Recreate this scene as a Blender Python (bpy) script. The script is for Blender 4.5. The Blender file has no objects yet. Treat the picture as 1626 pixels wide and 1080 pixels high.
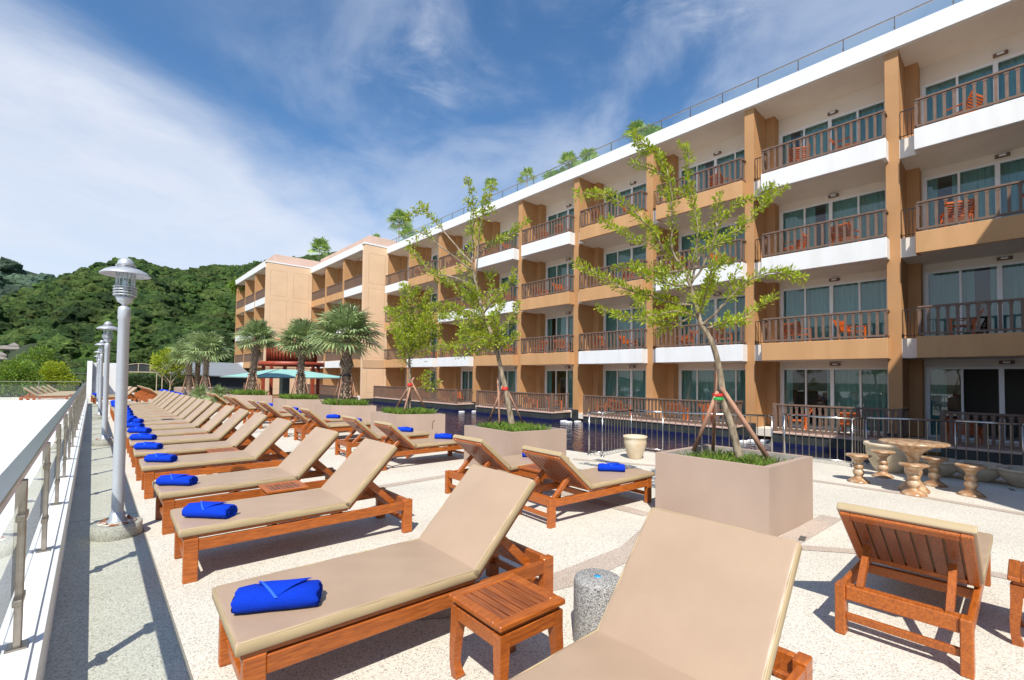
import bpy, math, random
import numpy as np
from mathutils import Vector, Matrix
PI = math.pi
R = math.radians
sc = bpy.context.scene
col = sc.collection

# ------------------------------------------------------------------ camera
F, PITCH, YAW, ROLL, CH, CY = 736.908, 0.0286008, 0.7343501, 0.0106114, 1.65, 578.35
fw = Vector((math.sin(YAW)*math.cos(PITCH), math.cos(YAW)*math.cos(PITCH), math.sin(PITCH)))
rt = Vector((math.cos(YAW), -math.sin(YAW), 0)); up = rt.cross(fw)
r2 = rt*math.cos(ROLL)+up*math.sin(ROLL); u2 = -rt*math.sin(ROLL)+up*math.cos(ROLL)
cam = bpy.data.cameras.new('camera'); camo = bpy.data.objects.new('camera', cam); col.objects.link(camo)
m = Matrix.Identity(4)
for i in range(3):
    m[i][0] = r2[i]; m[i][1] = u2[i]; m[i][2] = -fw[i]
m.translation = Vector((0, 0, CH)); camo.matrix_world = m
cam.sensor_width = 36; cam.lens = 36*F/1626; cam.shift_y = (CY-540)/1626
cam.clip_start = 0.05; cam.clip_end = 5000
sc.camera = camo

# ------------------------------------------------------------------ light and sky
SUN_EL, SHADOW_AZ = R(51), R(44)
wd = bpy.data.worlds.new("World"); sc.world = wd; wd.use_nodes = True
nt = wd.node_tree; nt.nodes.clear()
N = nt.nodes.new; L = nt.links.new
sky = N('ShaderNodeTexSky'); sky.sky_type = 'NISHITA'; sky.sun_disc = False
sdir = (-math.cos(SHADOW_AZ), -math.sin(SHADOW_AZ))
sky.sun_elevation = SUN_EL; sky.sun_rotation = math.atan2(sdir[0], sdir[1]) % (2*PI)
sky.air_density = 1.0; sky.dust_density = 0.3; sky.ozone_density = 1.6; sky.altitude = 0
bg = N('ShaderNodeBackground'); out = N('ShaderNodeOutputWorld'); bg.inputs[1].default_value = 0.122
tc = N('ShaderNodeTexCoord')
def mth(op, a, b=None, clamp=False):
    n = N('ShaderNodeMath'); n.operation = op; n.use_clamp = clamp
    for i, v in enumerate((a, b)):
        if v is None: continue
        if isinstance(v, (int, float)): n.inputs[i].default_value = v
        else: L(v, n.inputs[i])
    return n.outputs[0]
def dotn(v):
    n = N('ShaderNodeVectorMath'); n.operation = 'DOT_PRODUCT'; L(tc.outputs['Generated'], n.inputs[0]); n.inputs[1].default_value = v
    return n.outputs['Value']
def wnoise(scale, detail, rough, loc, sca, rot=(0, 0, 0), dist=0.0):
    mp = N('ShaderNodeMapping'); L(tc.outputs['Generated'], mp.inputs[0])
    mp.inputs[1].default_value = loc; mp.inputs[2].default_value = rot; mp.inputs[3].default_value = sca
    n = N('ShaderNodeTexNoise'); n.inputs['Scale'].default_value = scale; n.inputs['Detail'].default_value = detail
    n.inputs['Roughness'].default_value = rough; n.inputs['Distortion'].default_value = dist
    L(mp.outputs[0], n.inputs['Vector']); return n.outputs['Fac']
def sstep(v, a, b):
    n = N('ShaderNodeMapRange'); n.interpolation_type = 'SMOOTHSTEP'
    n.inputs[1].default_value = a; n.inputs[2].default_value = b; L(v, n.inputs[0]); return n.outputs[0]
d1 = dotn((-.276, .474, -.837))
n1 = wnoise(2.2, 8, .58, (0, 0, 0), (1, 1, 2.2), (.3, .5, 0), .4)
n2 = wnoise(5.5, 8, .62, (3, 1, 2), (1, 1, 2.5), (.5, .3, .2), .6)
base = mth('ADD', d1, mth('MULTIPLY', mth('SUBTRACT', n1, .5), .30))
m1 = mth('MULTIPLY', sstep(base, -.06, .13), mth('ADD', mth('MULTIPLY', n2, .55), .62))
d2 = dotn((.8, .45, .35))
wis = mth('MULTIPLY', sstep(n2, .46, .80), sstep(n1, .42, .66))
wis = mth('MULTIPLY', wis, mth('ADD', mth('MULTIPLY', sstep(d2, .70, .95), .55), .10))
d3 = dotn((.80, .52, .30))
n3 = wnoise(3.0, 6, .55, (5, 2, 1), (1, 1, 1.6), (.2, .1, .4), .5)
veil = mth('MULTIPLY', mth('MULTIPLY', sstep(d3, .55, .98), sstep(n3, .38, .68)), .5)
tot = mth('MULTIPLY', mth('ADD', mth('ADD', m1, wis, True), veil, True), .90)
mix = N('ShaderNodeMix'); mix.data_type = 'RGBA'
L(tot, mix.inputs['Factor']); hs = N('ShaderNodeHueSaturation'); hs.inputs['Saturation'].default_value = 1.22; hs.inputs['Value'].default_value = 1.12; L(sky.outputs[0], hs.inputs['Color']); L(hs.outputs[0], mix.inputs['A']); mix.inputs['B'].default_value = (5.4, 5.8, 6.6, 1)
L(mix.outputs['Result'], bg.inputs[0]); L(bg.outputs[0], out.inputs[0])
sun = bpy.data.lights.new('sun', 'SUN'); suno = bpy.data.objects.new('sun', sun); col.objects.link(suno)
sun.energy = 5.0; sun.angle = R(0.5); sun.color = (1, .95, .87)
ld = Vector((math.cos(SHADOW_AZ)*math.cos(SUN_EL), math.sin(SHADOW_AZ)*math.cos(SUN_EL), -math.sin(SUN_EL)))
suno.rotation_euler = ld.to_track_quat('-Z', 'Y').to_euler()
sc.view_settings.view_transform = 'Standard'; sc.view_settings.look = 'None'
sc.view_settings.exposure = 0.27; sc.view_settings.gamma = 1
sc.cycles.max_bounces = 8; sc.cycles.transparent_max_bounces = 24

# pixel ray -> world point on a plane, used only to read off where a thing stands
def ray(px, py):
    return fw + r2*((px-813)/F) + u2*((CY-py)/F)
def atz(px, py, z=0.0):
    d = ray(px, py); t = (z-CH)/d.z; return Vector((d.x*t, d.y*t, z))
def atd(px, py, depth):
    d = ray(px, py); return Vector((0, 0, CH)) + d*depth
def depth_of(p):
    return (Vector(p)-Vector((0, 0, CH))).dot(fw)

# ------------------------------------------------------------------ helpers
random.seed(7); rng = np.random.default_rng(11)
class MB:
    def __init__(s): s.v = []; s.f = []; s.mi = []; s.sm = []
    def add(s, vs, fs, mi=0, smooth=False):
        o = len(s.v); s.v += [tuple(v) for v in vs]; s.f += [tuple(i+o for i in f) for f in fs]
        s.mi += [mi]*len(fs); s.sm += [smooth]*len(fs); return s
    def box(s, x0, x1, y0, y1, z0, z1, b=0.0, mi=0, M=None):
        c = ((x0+x1)/2, (y0+y1)/2, (z0+z1)/2); h = (abs(x1-x0)/2, abs(y1-y0)/2, abs(z1-z0)/2)
        if b <= 0:
            vs = [(c[0]+i*h[0], c[1]+j*h[1], c[2]+k*h[2]) for i in (-1, 1) for j in (-1, 1) for k in (-1, 1)]
            fs = [(0, 1, 3, 2), (4, 6, 7, 5), (0, 4, 5, 1), (2, 3, 7, 6), (0, 2, 6, 4), (1, 5, 7, 3)]
        else:
            b = min(b, min(h)*.9)
            vs = []; idx = {}
            for i in (-1, 1):
                for j in (-1, 1):
                    for k in (-1, 1):
                        for a in range(3):
                            p = [i*h[0], j*h[1], k*h[2]]; sg = (i, j, k)
                            for q in range(3):
                                if q != a: p[q] -= sg[q]*b
                            idx[(i, j, k, a)] = len(vs); vs.append((c[0]+p[0], c[1]+p[1], c[2]+p[2]))
            fs = []
            for i in (-1, 1):
                fs.append([idx[(i, j, k, 0)] for j, k in ((-1, -1), (1, -1), (1, 1), (-1, 1))][::i])
                fs.append([idx[(j, i, k, 1)] for j, k in ((-1, -1), (1, -1), (1, 1), (-1, 1))][::-i])
                fs.append([idx[(j, k, i, 2)] for j, k in ((-1, -1), (1, -1), (1, 1), (-1, 1))][::i])
            for i in (-1, 1):
                for j in (-1, 1):
                    fs.append([idx[(i, j, -1, 0)], idx[(i, j, 1, 0)], idx[(i, j, 1, 1)], idx[(i, j, -1, 1)]][::-i*j])
                    fs.append([idx[(i, -1, j, 0)], idx[(i, 1, j, 0)], idx[(i, 1, j, 2)], idx[(i, -1, j, 2)]][::i*j])
                    fs.append([idx[(-1, i, j, 1)], idx[(1, i, j, 1)], idx[(1, i, j, 2)], idx[(-1, i, j, 2)]][::-i*j])
                    for k in (-1, 1):
                        fs.append([idx[(i, j, k, 0)], idx[(i, j, k, 1)], idx[(i, j, k, 2)]][::i*j*k])
        if M is not None: vs = [tuple(M @ Vector(v)) for v in vs]
        return s.add(vs, fs, mi)
    def bar(s, a, b, w, h, bev=0.0, upv=(0, 0, 1), mi=0):
        a = Vector(a); b = Vector(b); d = (b-a); ln = d.length; d.normalize()
        y = Vector(upv).cross(d)
        if y.length < 1e-4: y = Vector((0, 1, 0))
        y.normalize(); z = d.cross(y)
        M = Matrix(((d.x, y.x, z.x, a.x), (d.y, y.y, z.y, a.y), (d.z, y.z, z.z, a.z), (0, 0, 0, 1)))
        return s.box(0, ln, -w/2, w/2, -h/2, h/2, bev, mi, M)
    def tube(s, pts, rad, seg=8, mi=0, smooth=True, cap=True):
        pts = [Vector(p) for p in pts]; n = len(pts)
        if not hasattr(rad, '__len__'): rad = [rad]*n
        vs = []; fs = []; ref = None
        for i, p in enumerate(pts):
            t = (pts[min(i+1, n-1)]-pts[max(i-1, 0)]).normalized()
            if ref is None: ref = t.cross(Vector((0, 0, 1))) if abs(t.z) < .9 else t.cross(Vector((1, 0, 0)))
            x = (ref - t*ref.dot(t)).normalized(); y = t.cross(x); ref = x
            for k in range(seg):
                a = 2*PI*k/seg; vs.append(p+(x*math.cos(a)+y*math.sin(a))*rad[i])
        for i in range(n-1):
            for k in range(seg):
                fs.append((i*seg+k, i*seg+(k+1) % seg, (i+1)*seg+(k+1) % seg, (i+1)*seg+k))
        s.add(vs, fs, mi, smooth)
        if cap:
            o = len(s.v)-len(vs)
            s.f += [tuple(o+k for k in range(seg))[::-1], tuple(o+(n-1)*seg+k for k in range(seg))]; s.mi += [mi]*2; s.sm += [False]*2
        return s
    def lathe(s, prof, c=(0, 0, 0), seg=28, mi=0, smooth=True):
        vs = []; fs = []
        for r, z in prof:
            for k in range(seg):
                a = 2*PI*k/seg; vs.append((c[0]+r*math.cos(a), c[1]+r*math.sin(a), c[2]+z))
        for i in range(len(prof)-1):
            for k in range(seg):
                fs.append((i*seg+k, i*seg+(k+1) % seg, (i+1)*seg+(k+1) % seg, (i+1)*seg+k))
        return s.add(vs, fs, mi, smooth)
    def prism(s, poly, z0, z1, mi=0):
        n = len(poly); vs = [(x, y, z0) for x, y in poly]+[(x, y, z1) for x, y in poly]
        fs = [tuple(range(n))[::-1], tuple(range(n, 2*n))]+[(i, (i+1) % n, n+(i+1) % n, n+i) for i in range(n)]
        return s.add(vs, fs, mi)
    def build(s, name, mats, parent=None, loc=None):
        me = bpy.data.meshes.new(name); me.from_pydata(s.v, [], s.f)
        if not isinstance(mats, (list, tuple)): mats = [mats]
        for mm in mats: me.materials.append(mm)
        me.polygons.foreach_set('material_index', s.mi); me.polygons.foreach_set('use_smooth', s.sm); me.update()
        o = bpy.data.objects.new(name, me); col.objects.link(o)
        if parent is not None: o.parent = parent
        if loc is not None: o.location = loc
        return o
def fastmesh(name, V, F4, mat, parent=None, smooth=False):
    V = np.asarray(V, dtype=np.float32); F4 = np.asarray(F4, dtype=np.int32); k = F4.shape[1]
    me = bpy.data.meshes.new(name); me.vertices.add(len(V)); me.vertices.foreach_set('co', V.ravel())
    me.loops.add(F4.size); me.loops.foreach_set('vertex_index', F4.ravel())
    me.polygons.add(len(F4)); me.polygons.foreach_set('loop_start', np.arange(0, F4.size, k, dtype=np.int32))
    me.polygons.foreach_set('loop_total', np.full(len(F4), k, dtype=np.int32))
    me.polygons.foreach_set('use_smooth', np.full(len(F4), smooth)); me.update(calc_edges=True)
    me.materials.append(mat); o = bpy.data.objects.new(name, me); col.objects.link(o)
    if parent is not None: o.parent = parent
    return o
def tag(o, label=None, cat=None, group=None, kind=None):
    if label: o['label'] = label
    if cat: o['category'] = cat
    if group: o['group'] = group
    if kind: o['kind'] = kind
    return o
def empty(name, loc=(0, 0, 0), rz=0, s=1, **k):
    o = bpy.data.objects.new(name, None); col.objects.link(o); o.location = loc; o.rotation_euler = (0, 0, rz); o.scale = (s, s, s)
    o.empty_display_size = .2; tag(o, **k); return o
def copy_tree(o, parent=None):
    c = o.copy(); col.objects.link(c)
    c.parent = parent
    for ch in list(o.children): copy_tree(ch, c)
    return c

# ------------------------------------------------------------------ materials
def mat(name, c, rough=.6, metal=0.0, c2=None, scale=8, stretch=(1, 1, 1), detail=4, bump=0.0, bscale=None, spec=.5, coord='Object', contrast=(.35, .65), rnd=0.0, island=0.0, trans=0.0, coat=0.0):
    mt = bpy.data.materials.new(name); mt.use_nodes = True; t = mt.node_tree; n = t.nodes; b = n['Principled BSDF']
    b.inputs['Roughness'].default_value = rough; b.inputs['Metallic'].default_value = metal
    b.inputs['Specular IOR Level'].default_value = spec
    if coat: b.inputs['Coat Weight'].default_value = coat; b.inputs['Coat Roughness'].default_value = .15
    b.inputs['Base Color'].default_value = (*c, 1)
    co = n.new('ShaderNodeTexCoord'); mp = n.new('ShaderNodeMapping'); mp.inputs[3].default_value = stretch
    t.links.new(co.outputs[coord], mp.inputs[0])
    last = None
    if c2 is not None:
        no = n.new('ShaderNodeTexNoise'); no.inputs['Scale'].default_value = scale; no.inputs['Detail'].default_value = detail
        t.links.new(mp.outputs[0], no.inputs['Vector'])
        mr = n.new('ShaderNodeMapRange'); mr.inputs[1].default_value = contrast[0]; mr.inputs[2].default_value = contrast[1]
        t.links.new(no.outputs['Fac'], mr.inputs[0])
        mx = n.new('ShaderNodeMix'); mx.data_type = 'RGBA'; mx.inputs['A'].default_value = (*c, 1); mx.inputs['B'].default_value = (*c2, 1)
        t.links.new(mr.outputs[0], mx.inputs['Factor']); last = mx.outputs['Result']
    if rnd or island:
        hs = n.new('ShaderNodeHueSaturation')
        if last: t.links.new(last, hs.inputs['Color'])
        else: hs.inputs['Color'].default_value = (*c, 1)
        if island:
            g = n.new('ShaderNodeNewGeometry'); src = g.outputs['Random Per Island']; amt = island
        else:
            g = n.new('ShaderNodeObjectInfo'); src = g.outputs['Random']; amt = rnd
        mr = n.new('ShaderNodeMapRange'); mr.inputs[3].default_value = 1-amt; mr.inputs[4].default_value = 1+amt; t.links.new(src, mr.inputs[0])
        t.links.new(mr.outputs[0], hs.inputs['Value'])
        if island:
            m3 = n.new('ShaderNodeMath'); m3.operation = 'MULTIPLY_ADD'; m3.inputs[1].default_value = 17.3; m3.inputs[2].default_value = 0
            t.links.new(src, m3.inputs[0]); fr = n.new('ShaderNodeMath'); fr.operation = 'FRACT'; t.links.new(m3.outputs[0], fr.inputs[0])
            m4 = n.new('ShaderNodeMapRange'); m4.inputs[3].default_value = .47; m4.inputs[4].default_value = .52; t.links.new(fr.outputs[0], m4.inputs[0]); t.links.new(m4.outputs[0], hs.inputs['Hue'])
        last = hs.outputs[0]
    if last: t.links.new(last, b.inputs['Base Color'])
    if bump:
        nb = n.new('ShaderNodeTexNoise'); nb.inputs['Scale'].default_value = bscale or scale; nb.inputs['Detail'].default_value = 5
        t.links.new(mp.outputs[0], nb.inputs['Vector']); bp = n.new('ShaderNodeBump'); bp.inputs['Strength'].default_value = bump; bp.inputs['Distance'].default_value = .02
        t.links.new(nb.outputs['Fac'], bp.inputs['Height']); t.links.new(bp.outputs[0], b.inputs['Normal'])
    if trans:
        tr = n.new('ShaderNodeBsdfTranslucent'); ms = n.new('ShaderNodeMixShader'); ms.inputs[0].default_value = trans
        if last: t.links.new(last, tr.inputs[0])
        else: tr.inputs[0].default_value = (*c, 1)
        t.links.new(b.outputs[0], ms.inputs[1]); t.links.new(tr.outputs[0], ms.inputs[2]); t.links.new(ms.outputs[0], n['Material Output'].inputs[0])
    return mt
def glass(name, tint, gloss=.12, rough=0.0, refl=(1, 1, 1), pwr=4.0, amp=.85):
    mt = bpy.data.materials.new(name); mt.use_nodes = True; t = mt.node_tree; n = t.nodes; n.clear()
    o = n.new('ShaderNodeOutputMaterial'); tr = n.new('ShaderNodeBsdfTransparent'); gl = n.new('ShaderNodeBsdfGlossy')
    tr.inputs[0].default_value = (*tint, 1); gl.inputs['Roughness'].default_value = rough; gl.inputs[0].default_value = (*refl, 1)
    fr = n.new('ShaderNodeLayerWeight'); fr.inputs[0].default_value = .5
    pw = n.new('ShaderNodeMath'); pw.operation = 'POWER'; pw.inputs[1].default_value = pwr; t.links.new(fr.outputs['Facing'], pw.inputs[0])
    ad = n.new('ShaderNodeMath'); ad.operation = 'MULTIPLY_ADD'; ad.use_clamp = True; ad.inputs[1].default_value = amp; ad.inputs[2].default_value = gloss; t.links.new(pw.outputs[0], ad.inputs[0])
    ms = n.new('ShaderNodeMixShader'); t.links.new(ad.outputs[0], ms.inputs[0]); t.links.new(tr.outputs[0], ms.inputs[1]); t.links.new(gl.outputs[0], ms.inputs[2]); t.links.new(ms.outputs[0], o.inputs[0])
    return mt
def pebble(name, cols, scale, rough=.75, patch=None, bump=.3):
    """washed pebble finish: voronoi chips in several colours, with soft broad patches"""
    mt = bpy.data.materials.new(name); mt.use_nodes = True; t = mt.node_tree; n = t.nodes; b = n['Principled BSDF']
    b.inputs['Roughness'].default_value = rough
    co = n.new('ShaderNodeTexCoord'); vo = n.new('ShaderNodeTexVoronoi'); vo.inputs['Scale'].default_value = scale
    t.links.new(co.outputs['Object'], vo.inputs['Vector'])
    rp = n.new('ShaderNodeValToRGB'); rp.color_ramp.interpolation = 'CONSTANT'
    sp = n.new('ShaderNodeSeparateColor'); t.links.new(vo.outputs['Color'], sp.inputs[0]); t.links.new(sp.outputs[0], rp.inputs[0])
    e = rp.color_ramp.elements; e[0].position = 0; e[0].color = (*cols[0][1], 1); e[1].position = cols[1][0]; e[1].color = (*cols[1][1], 1)
    for p, c in cols[2:]:
        k = e.new(p); k.color = (*c, 1)
    no = n.new('ShaderNodeTexNoise'); no.inputs['Scale'].default_value = .9; no.inputs['Detail'].default_value = 6; t.links.new(co.outputs['Object'], no.inputs['Vector'])
    mr = n.new('ShaderNodeMapRange'); mr.inputs[1].default_value = .3; mr.inputs[2].default_value = .75; mr.inputs[3].default_value = .90; mr.inputs[4].default_value = 1.06; t.links.new(no.outputs['Fac'], mr.inputs[0])
    mx = n.new('ShaderNodeMix'); mx.data_type = 'RGBA'; mx.blend_type = 'MULTIPLY'; mx.inputs['Factor'].default_value = 1
    t.links.new(rp.outputs[0], mx.inputs['A']); t.links.new(mr.outputs[0], mx.inputs['B']); t.links.new(mx.outputs['Result'], b.inputs['Base Color'])
    bp = n.new('ShaderNodeBump'); bp.inputs['Strength'].default_value = bump; bp.inputs['Distance'].default_value = .003; bp.invert = True
    t.links.new(vo.outputs['Distance'], bp.inputs['Height']); t.links.new(bp.outputs[0], b.inputs['Normal'])
    return mt

M = {}
M['teak'] = mat('teak', (.45, .12, .015), .38, c2=(.25, .058, .008), scale=9, stretch=(1.2, 9, 9), detail=7, bump=.15, bscale=20, rnd=.14, contrast=(.3, .7), coat=.15)
M['teakdark'] = mat('teak_slats', (.32, .078, .014), .4, c2=(.13, .032, .008), scale=7, stretch=(.6, 13, 13), detail=7, bump=.15, bscale=20, rnd=.14, contrast=(.3, .66), coat=.12)
M['teaktop'] = mat('teak_table_top', (.38, .105, .02), .38, c2=(.15, .038, .011), scale=6, stretch=(12, .8, 12), detail=7, bump=.12, bscale=20, rnd=.14, contrast=(.3, .66), coat=.15)
M['chairwood'] = mat('orange_chair_wood', (.60, .135, .02), .4, c2=(.42, .085, .014), scale=8, rnd=.15)
M['cushion'] = mat('cushion_vinyl', (.42, .298, .203), .42, c2=(.39, .275, .187), scale=3, bump=.22, bscale=5, rnd=.035, spec=.4)
M['piping'] = mat('cushion_side', (.45, .345, .195), .5, c2=(.42, .32, .18), scale=4)
M['towel'] = mat('blue_towel', (.006, .06, .72), .95, c2=(.004, .045, .56), scale=260, bump=.7, bscale=320, spec=.15, rnd=.06)
M['towelband'] = mat('towel_band', (.015, .11, .82), .8)
M['steel'] = mat('brushed_steel', (.46, .45, .43), .24, 1.0, c2=(.5, .48, .45), scale=4, stretch=(30, 1, 30))
M['steelpost'] = mat('steel_post', (.40, .36, .31), .36, 1.0, c2=(.30, .26, .21), scale=12)
M['silver'] = mat('silver_paint', (.47, .49, .52), .42, .35, c2=(.42, .44, .47), scale=5, spec=.5)
M['rust'] = mat('rust', (.30, .10, .03), .9, c2=(.62, .6, .55), scale=14, contrast=(.45, .55))
M['white'] = mat('white_paint', (.80, .80, .79), .55, c2=(.72, .715, .69), scale=1.6, stretch=(1.5, 1.5, .3), detail=9, contrast=(.4, .8))
M['cream'] = mat('cream_soffit', (.76, .69, .60), .7, c2=(.71, .64, .55), scale=1.2, detail=7)
M['ochre'] = mat('ochre_render', (.575, .322, .145), .75, c2=(.51, .28, .12), scale=1.3, stretch=(1.6, 1.6, .35), detail=9, bump=.05, bscale=40)
M['brownwall'] = mat('tan_render', (.485, .258, .108), .75, c2=(.44, .232, .095), scale=1.3, detail=8, bump=.05, bscale=40)
M['peach'] = mat('peach_render', (.74, .51, .315), .75, c2=(.69, .47, .29), scale=.9, detail=8, bump=.05, bscale=40)
M['pink'] = mat('pinkish_render', (.62, .44, .35), .75, c2=(.57, .40, .32), scale=.9, detail=8)
M['groove'] = mat('groove', (.55, .36, .21), .8)
M['rail'] = mat('brown_rail_paint', (.19, .118, .082), .6, c2=(.15, .092, .064), scale=6, detail=6, rnd=.06)
M['darkmetal'] = mat('dark_metal', (.03, .028, .028), .5, .3)
M['darktile'] = mat('dark_slate_tile', (.045, .052, .05), .4, c2=(.03, .034, .034), scale=3)
M['bluetile'] = mat('blue_mosaic', (.008, .012, .075), .3, c2=(.006, .008, .04), scale=25)
M['frame'] = mat('white_aluminium', (.76, .77, .78), .35)
M['curtain'] = mat('curtain', (.38, .48, .46), .9, c2=(.30, .40, .38), scale=2, stretch=(1, 8, .3))
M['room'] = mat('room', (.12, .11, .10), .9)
M['glass'] = glass('window_glass', (.49, .71, .70), .08)
M['railglass'] = glass('rail_glass', (.93, .97, .95), .06, pwr=3.6, amp=.94)
M['roofglass'] = glass('roof_glass', (.84, .92, .92), .05)
M['planter'] = mat('planter_render', (.43, .315, .245), .7, c2=(.385, .28, .215), scale=1.6, stretch=(1, 1, .6), detail=9, bump=.06, bscale=45)
M['soil'] = mat('soil', (.06, .04, .025), .95, c2=(.035, .025, .015), scale=20, bump=.6)
M['rim'] = mat('planter_inside', (.40, .36, .31), .9, c2=(.30, .27, .23), scale=8)
M['bark'] = mat('pale_bark', (.36, .29, .20), .9, c2=(.17, .125, .08), scale=16, stretch=(1, 1, .45), detail=8, bump=.7, bscale=24, contrast=(.38, .6))
M['palmbark'] = mat('palm_bark', (.46, .36, .26), .95, c2=(.20, .14, .095), scale=14, detail=6, bump=.6, bscale=25, island=.25)
M['stake'] = mat('stake_wood', (.46, .26, .17), .85, c2=(.30, .15, .095), scale=9, stretch=(1, 1, .3), bump=.3)
M['leaf'] = mat('young_leaf', (.35, .43, .03), .45, island=.30, trans=.38, spec=.4)
M['leafb'] = mat('tree_leaf', (.34, .42, .035), .45, island=.36, trans=.38, spec=.4)
M['palm'] = mat('palm_frond', (.26, .34, .14), .36, island=.42, trans=.22)
M['palmdry'] = mat('dry_frond', (.34, .25, .13), .8, island=.25)
M['grass'] = mat('grass', (.15, .25, .03), .6, island=.4, trans=.3)
M['shrub'] = mat('shrub_leaf', (.17, .28, .03), .5, island=.4, trans=.3)
M['hedge'] = mat('hedge_leaf', (.045, .085, .02), .6, island=.4, trans=.2)
M['terracotta'] = mat('terracotta_pot', (.56, .44, .29), .8, c2=(.66, .57, .42), scale=4, bump=.15, bscale=30)
M['bowl'] = mat('stone_bowl', (.42, .33, .23), .85, c2=(.50, .42, .31), scale=5, bump=.2, bscale=30)
M['marble'] = mat('brown_marble', (.34, .175, .08), .25, c2=(.54, .39, .25), scale=11, detail=9, contrast=(.4, .6), rnd=.08)
M['granite'] = pebble('granite_chips', [(0, (.07, .07, .07)), (.2, (.30, .29, .27)), (.5, (.50, .49, .46)), (.85, (.15, .15, .15))], 260)
M['deck'] = pebble('cream_washed_pebble', [(0, (.30, .27, .22)), (.07, (.56, .52, .44)), (.35, (.64, .60, .51)), (.7, (.71, .675, .585)), (.93, (.42, .38, .32))], 150, .85, bump=.15)
M['strip'] = pebble('grey_washed_pebble', [(0, (.28, .27, .21)), (.10, (.50, .485, .40)), (.4, (.58, .565, .47)), (.75, (.66, .64, .55)), (.94, (.40, .39, .32))], 150, .85, bump=.15)
M['band'] = pebble('brown_grey_pebble', [(0, (.30, .24, .19)), (.15, (.46, .38, .31)), (.5, (.54, .45, .37)), (.85, (.38, .31, .25))], 150, .85, bump=.12)
M['concrete'] = pebble('pedestal_pebble', [(0, (.26, .25, .21)), (.2, (.40, .39, .33)), (.7, (.48, .47, .40))], 150, .85)
M['thatch'] = mat('hill_roof', (.26, .23, .20), .9, c2=(.20, .175, .15), scale=2)
M['yellow'] = mat('yellow_wall', (.62, .47, .22), .8)
M['greyroof'] = mat('grey_metal_roof', (.23, .25, .27), .6, c2=(.19, .21, .23), scale=1, stretch=(.2, 5, 1))
M['canvas'] = mat('teal_canvas', (.30, .56, .50), .7, trans=.15, c2=(.34, .60, .54), scale=2)
M['redwood'] = mat('red_wood', (.36, .06, .025), .5, c2=(.26, .042, .018), scale=5)
M['pole'] = mat('grey_green_post', (.17, .21, .20), .5, c2=(.14, .175, .165), scale=3)
M['roofleaf'] = mat('roof_palm_leaf', (.26, .38, .10), .45, island=.35, trans=.3)
M['red'] = mat('red_ribbon', (.55, .03, .02), .6); M['green'] = mat('green_ribbon', (.03, .32, .06), .6)
M['bluedot'] = mat('blue_marker', (.03, .33, .62), .5)
M['lampglass'] = glass('lamp_glass', (.86, .9, .9), .08)
M['slabwhite'] = mat('white_roof_slab', (.76, .76, .75), .6, c2=(.66, .66, .64), scale=.8, detail=8)
M['drain'] = mat('drain_steel', (.25, .25, .24), .4, .8)
M['carplug'] = mat('sign_grey', (.35, .35, .35), .6)

# water: deep blue tiled pool
def water_mat():
    mt = bpy.data.materials.new('pool_water'); mt.use_nodes = True; t = mt.node_tree; n = t.nodes; b = n['Principled BSDF']
    b.inputs['Base Color'].default_value = (.003, .005, .035, 1); b.inputs['Roughness'].default_value = .04; b.inputs['IOR'].default_value = 1.33
    co = n.new('ShaderNodeTexCoord'); a = n.new('ShaderNodeTexNoise'); a.inputs['Scale'].default_value = 3.2; a.inputs['Detail'].default_value = 3; a.inputs['Distortion'].default_value = .6
    mp = n.new('ShaderNodeMapping'); mp.inputs[3].default_value = (1, .7, 1); mp.inputs[2].default_value = (0, 0, .6); t.links.new(co.outputs['Object'], mp.inputs[0]); t.links.new(mp.outputs[0], a.inputs['Vector'])
    bp = n.new('ShaderNodeBump'); bp.inputs['Strength'].default_value = .5; bp.inputs['Distance'].default_value = .06; t.links.new(a.outputs['Fac'], bp.inputs['Height']); t.links.new(bp.outputs[0], b.inputs['Normal'])
    return mt
M['water'] = water_mat()
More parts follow.
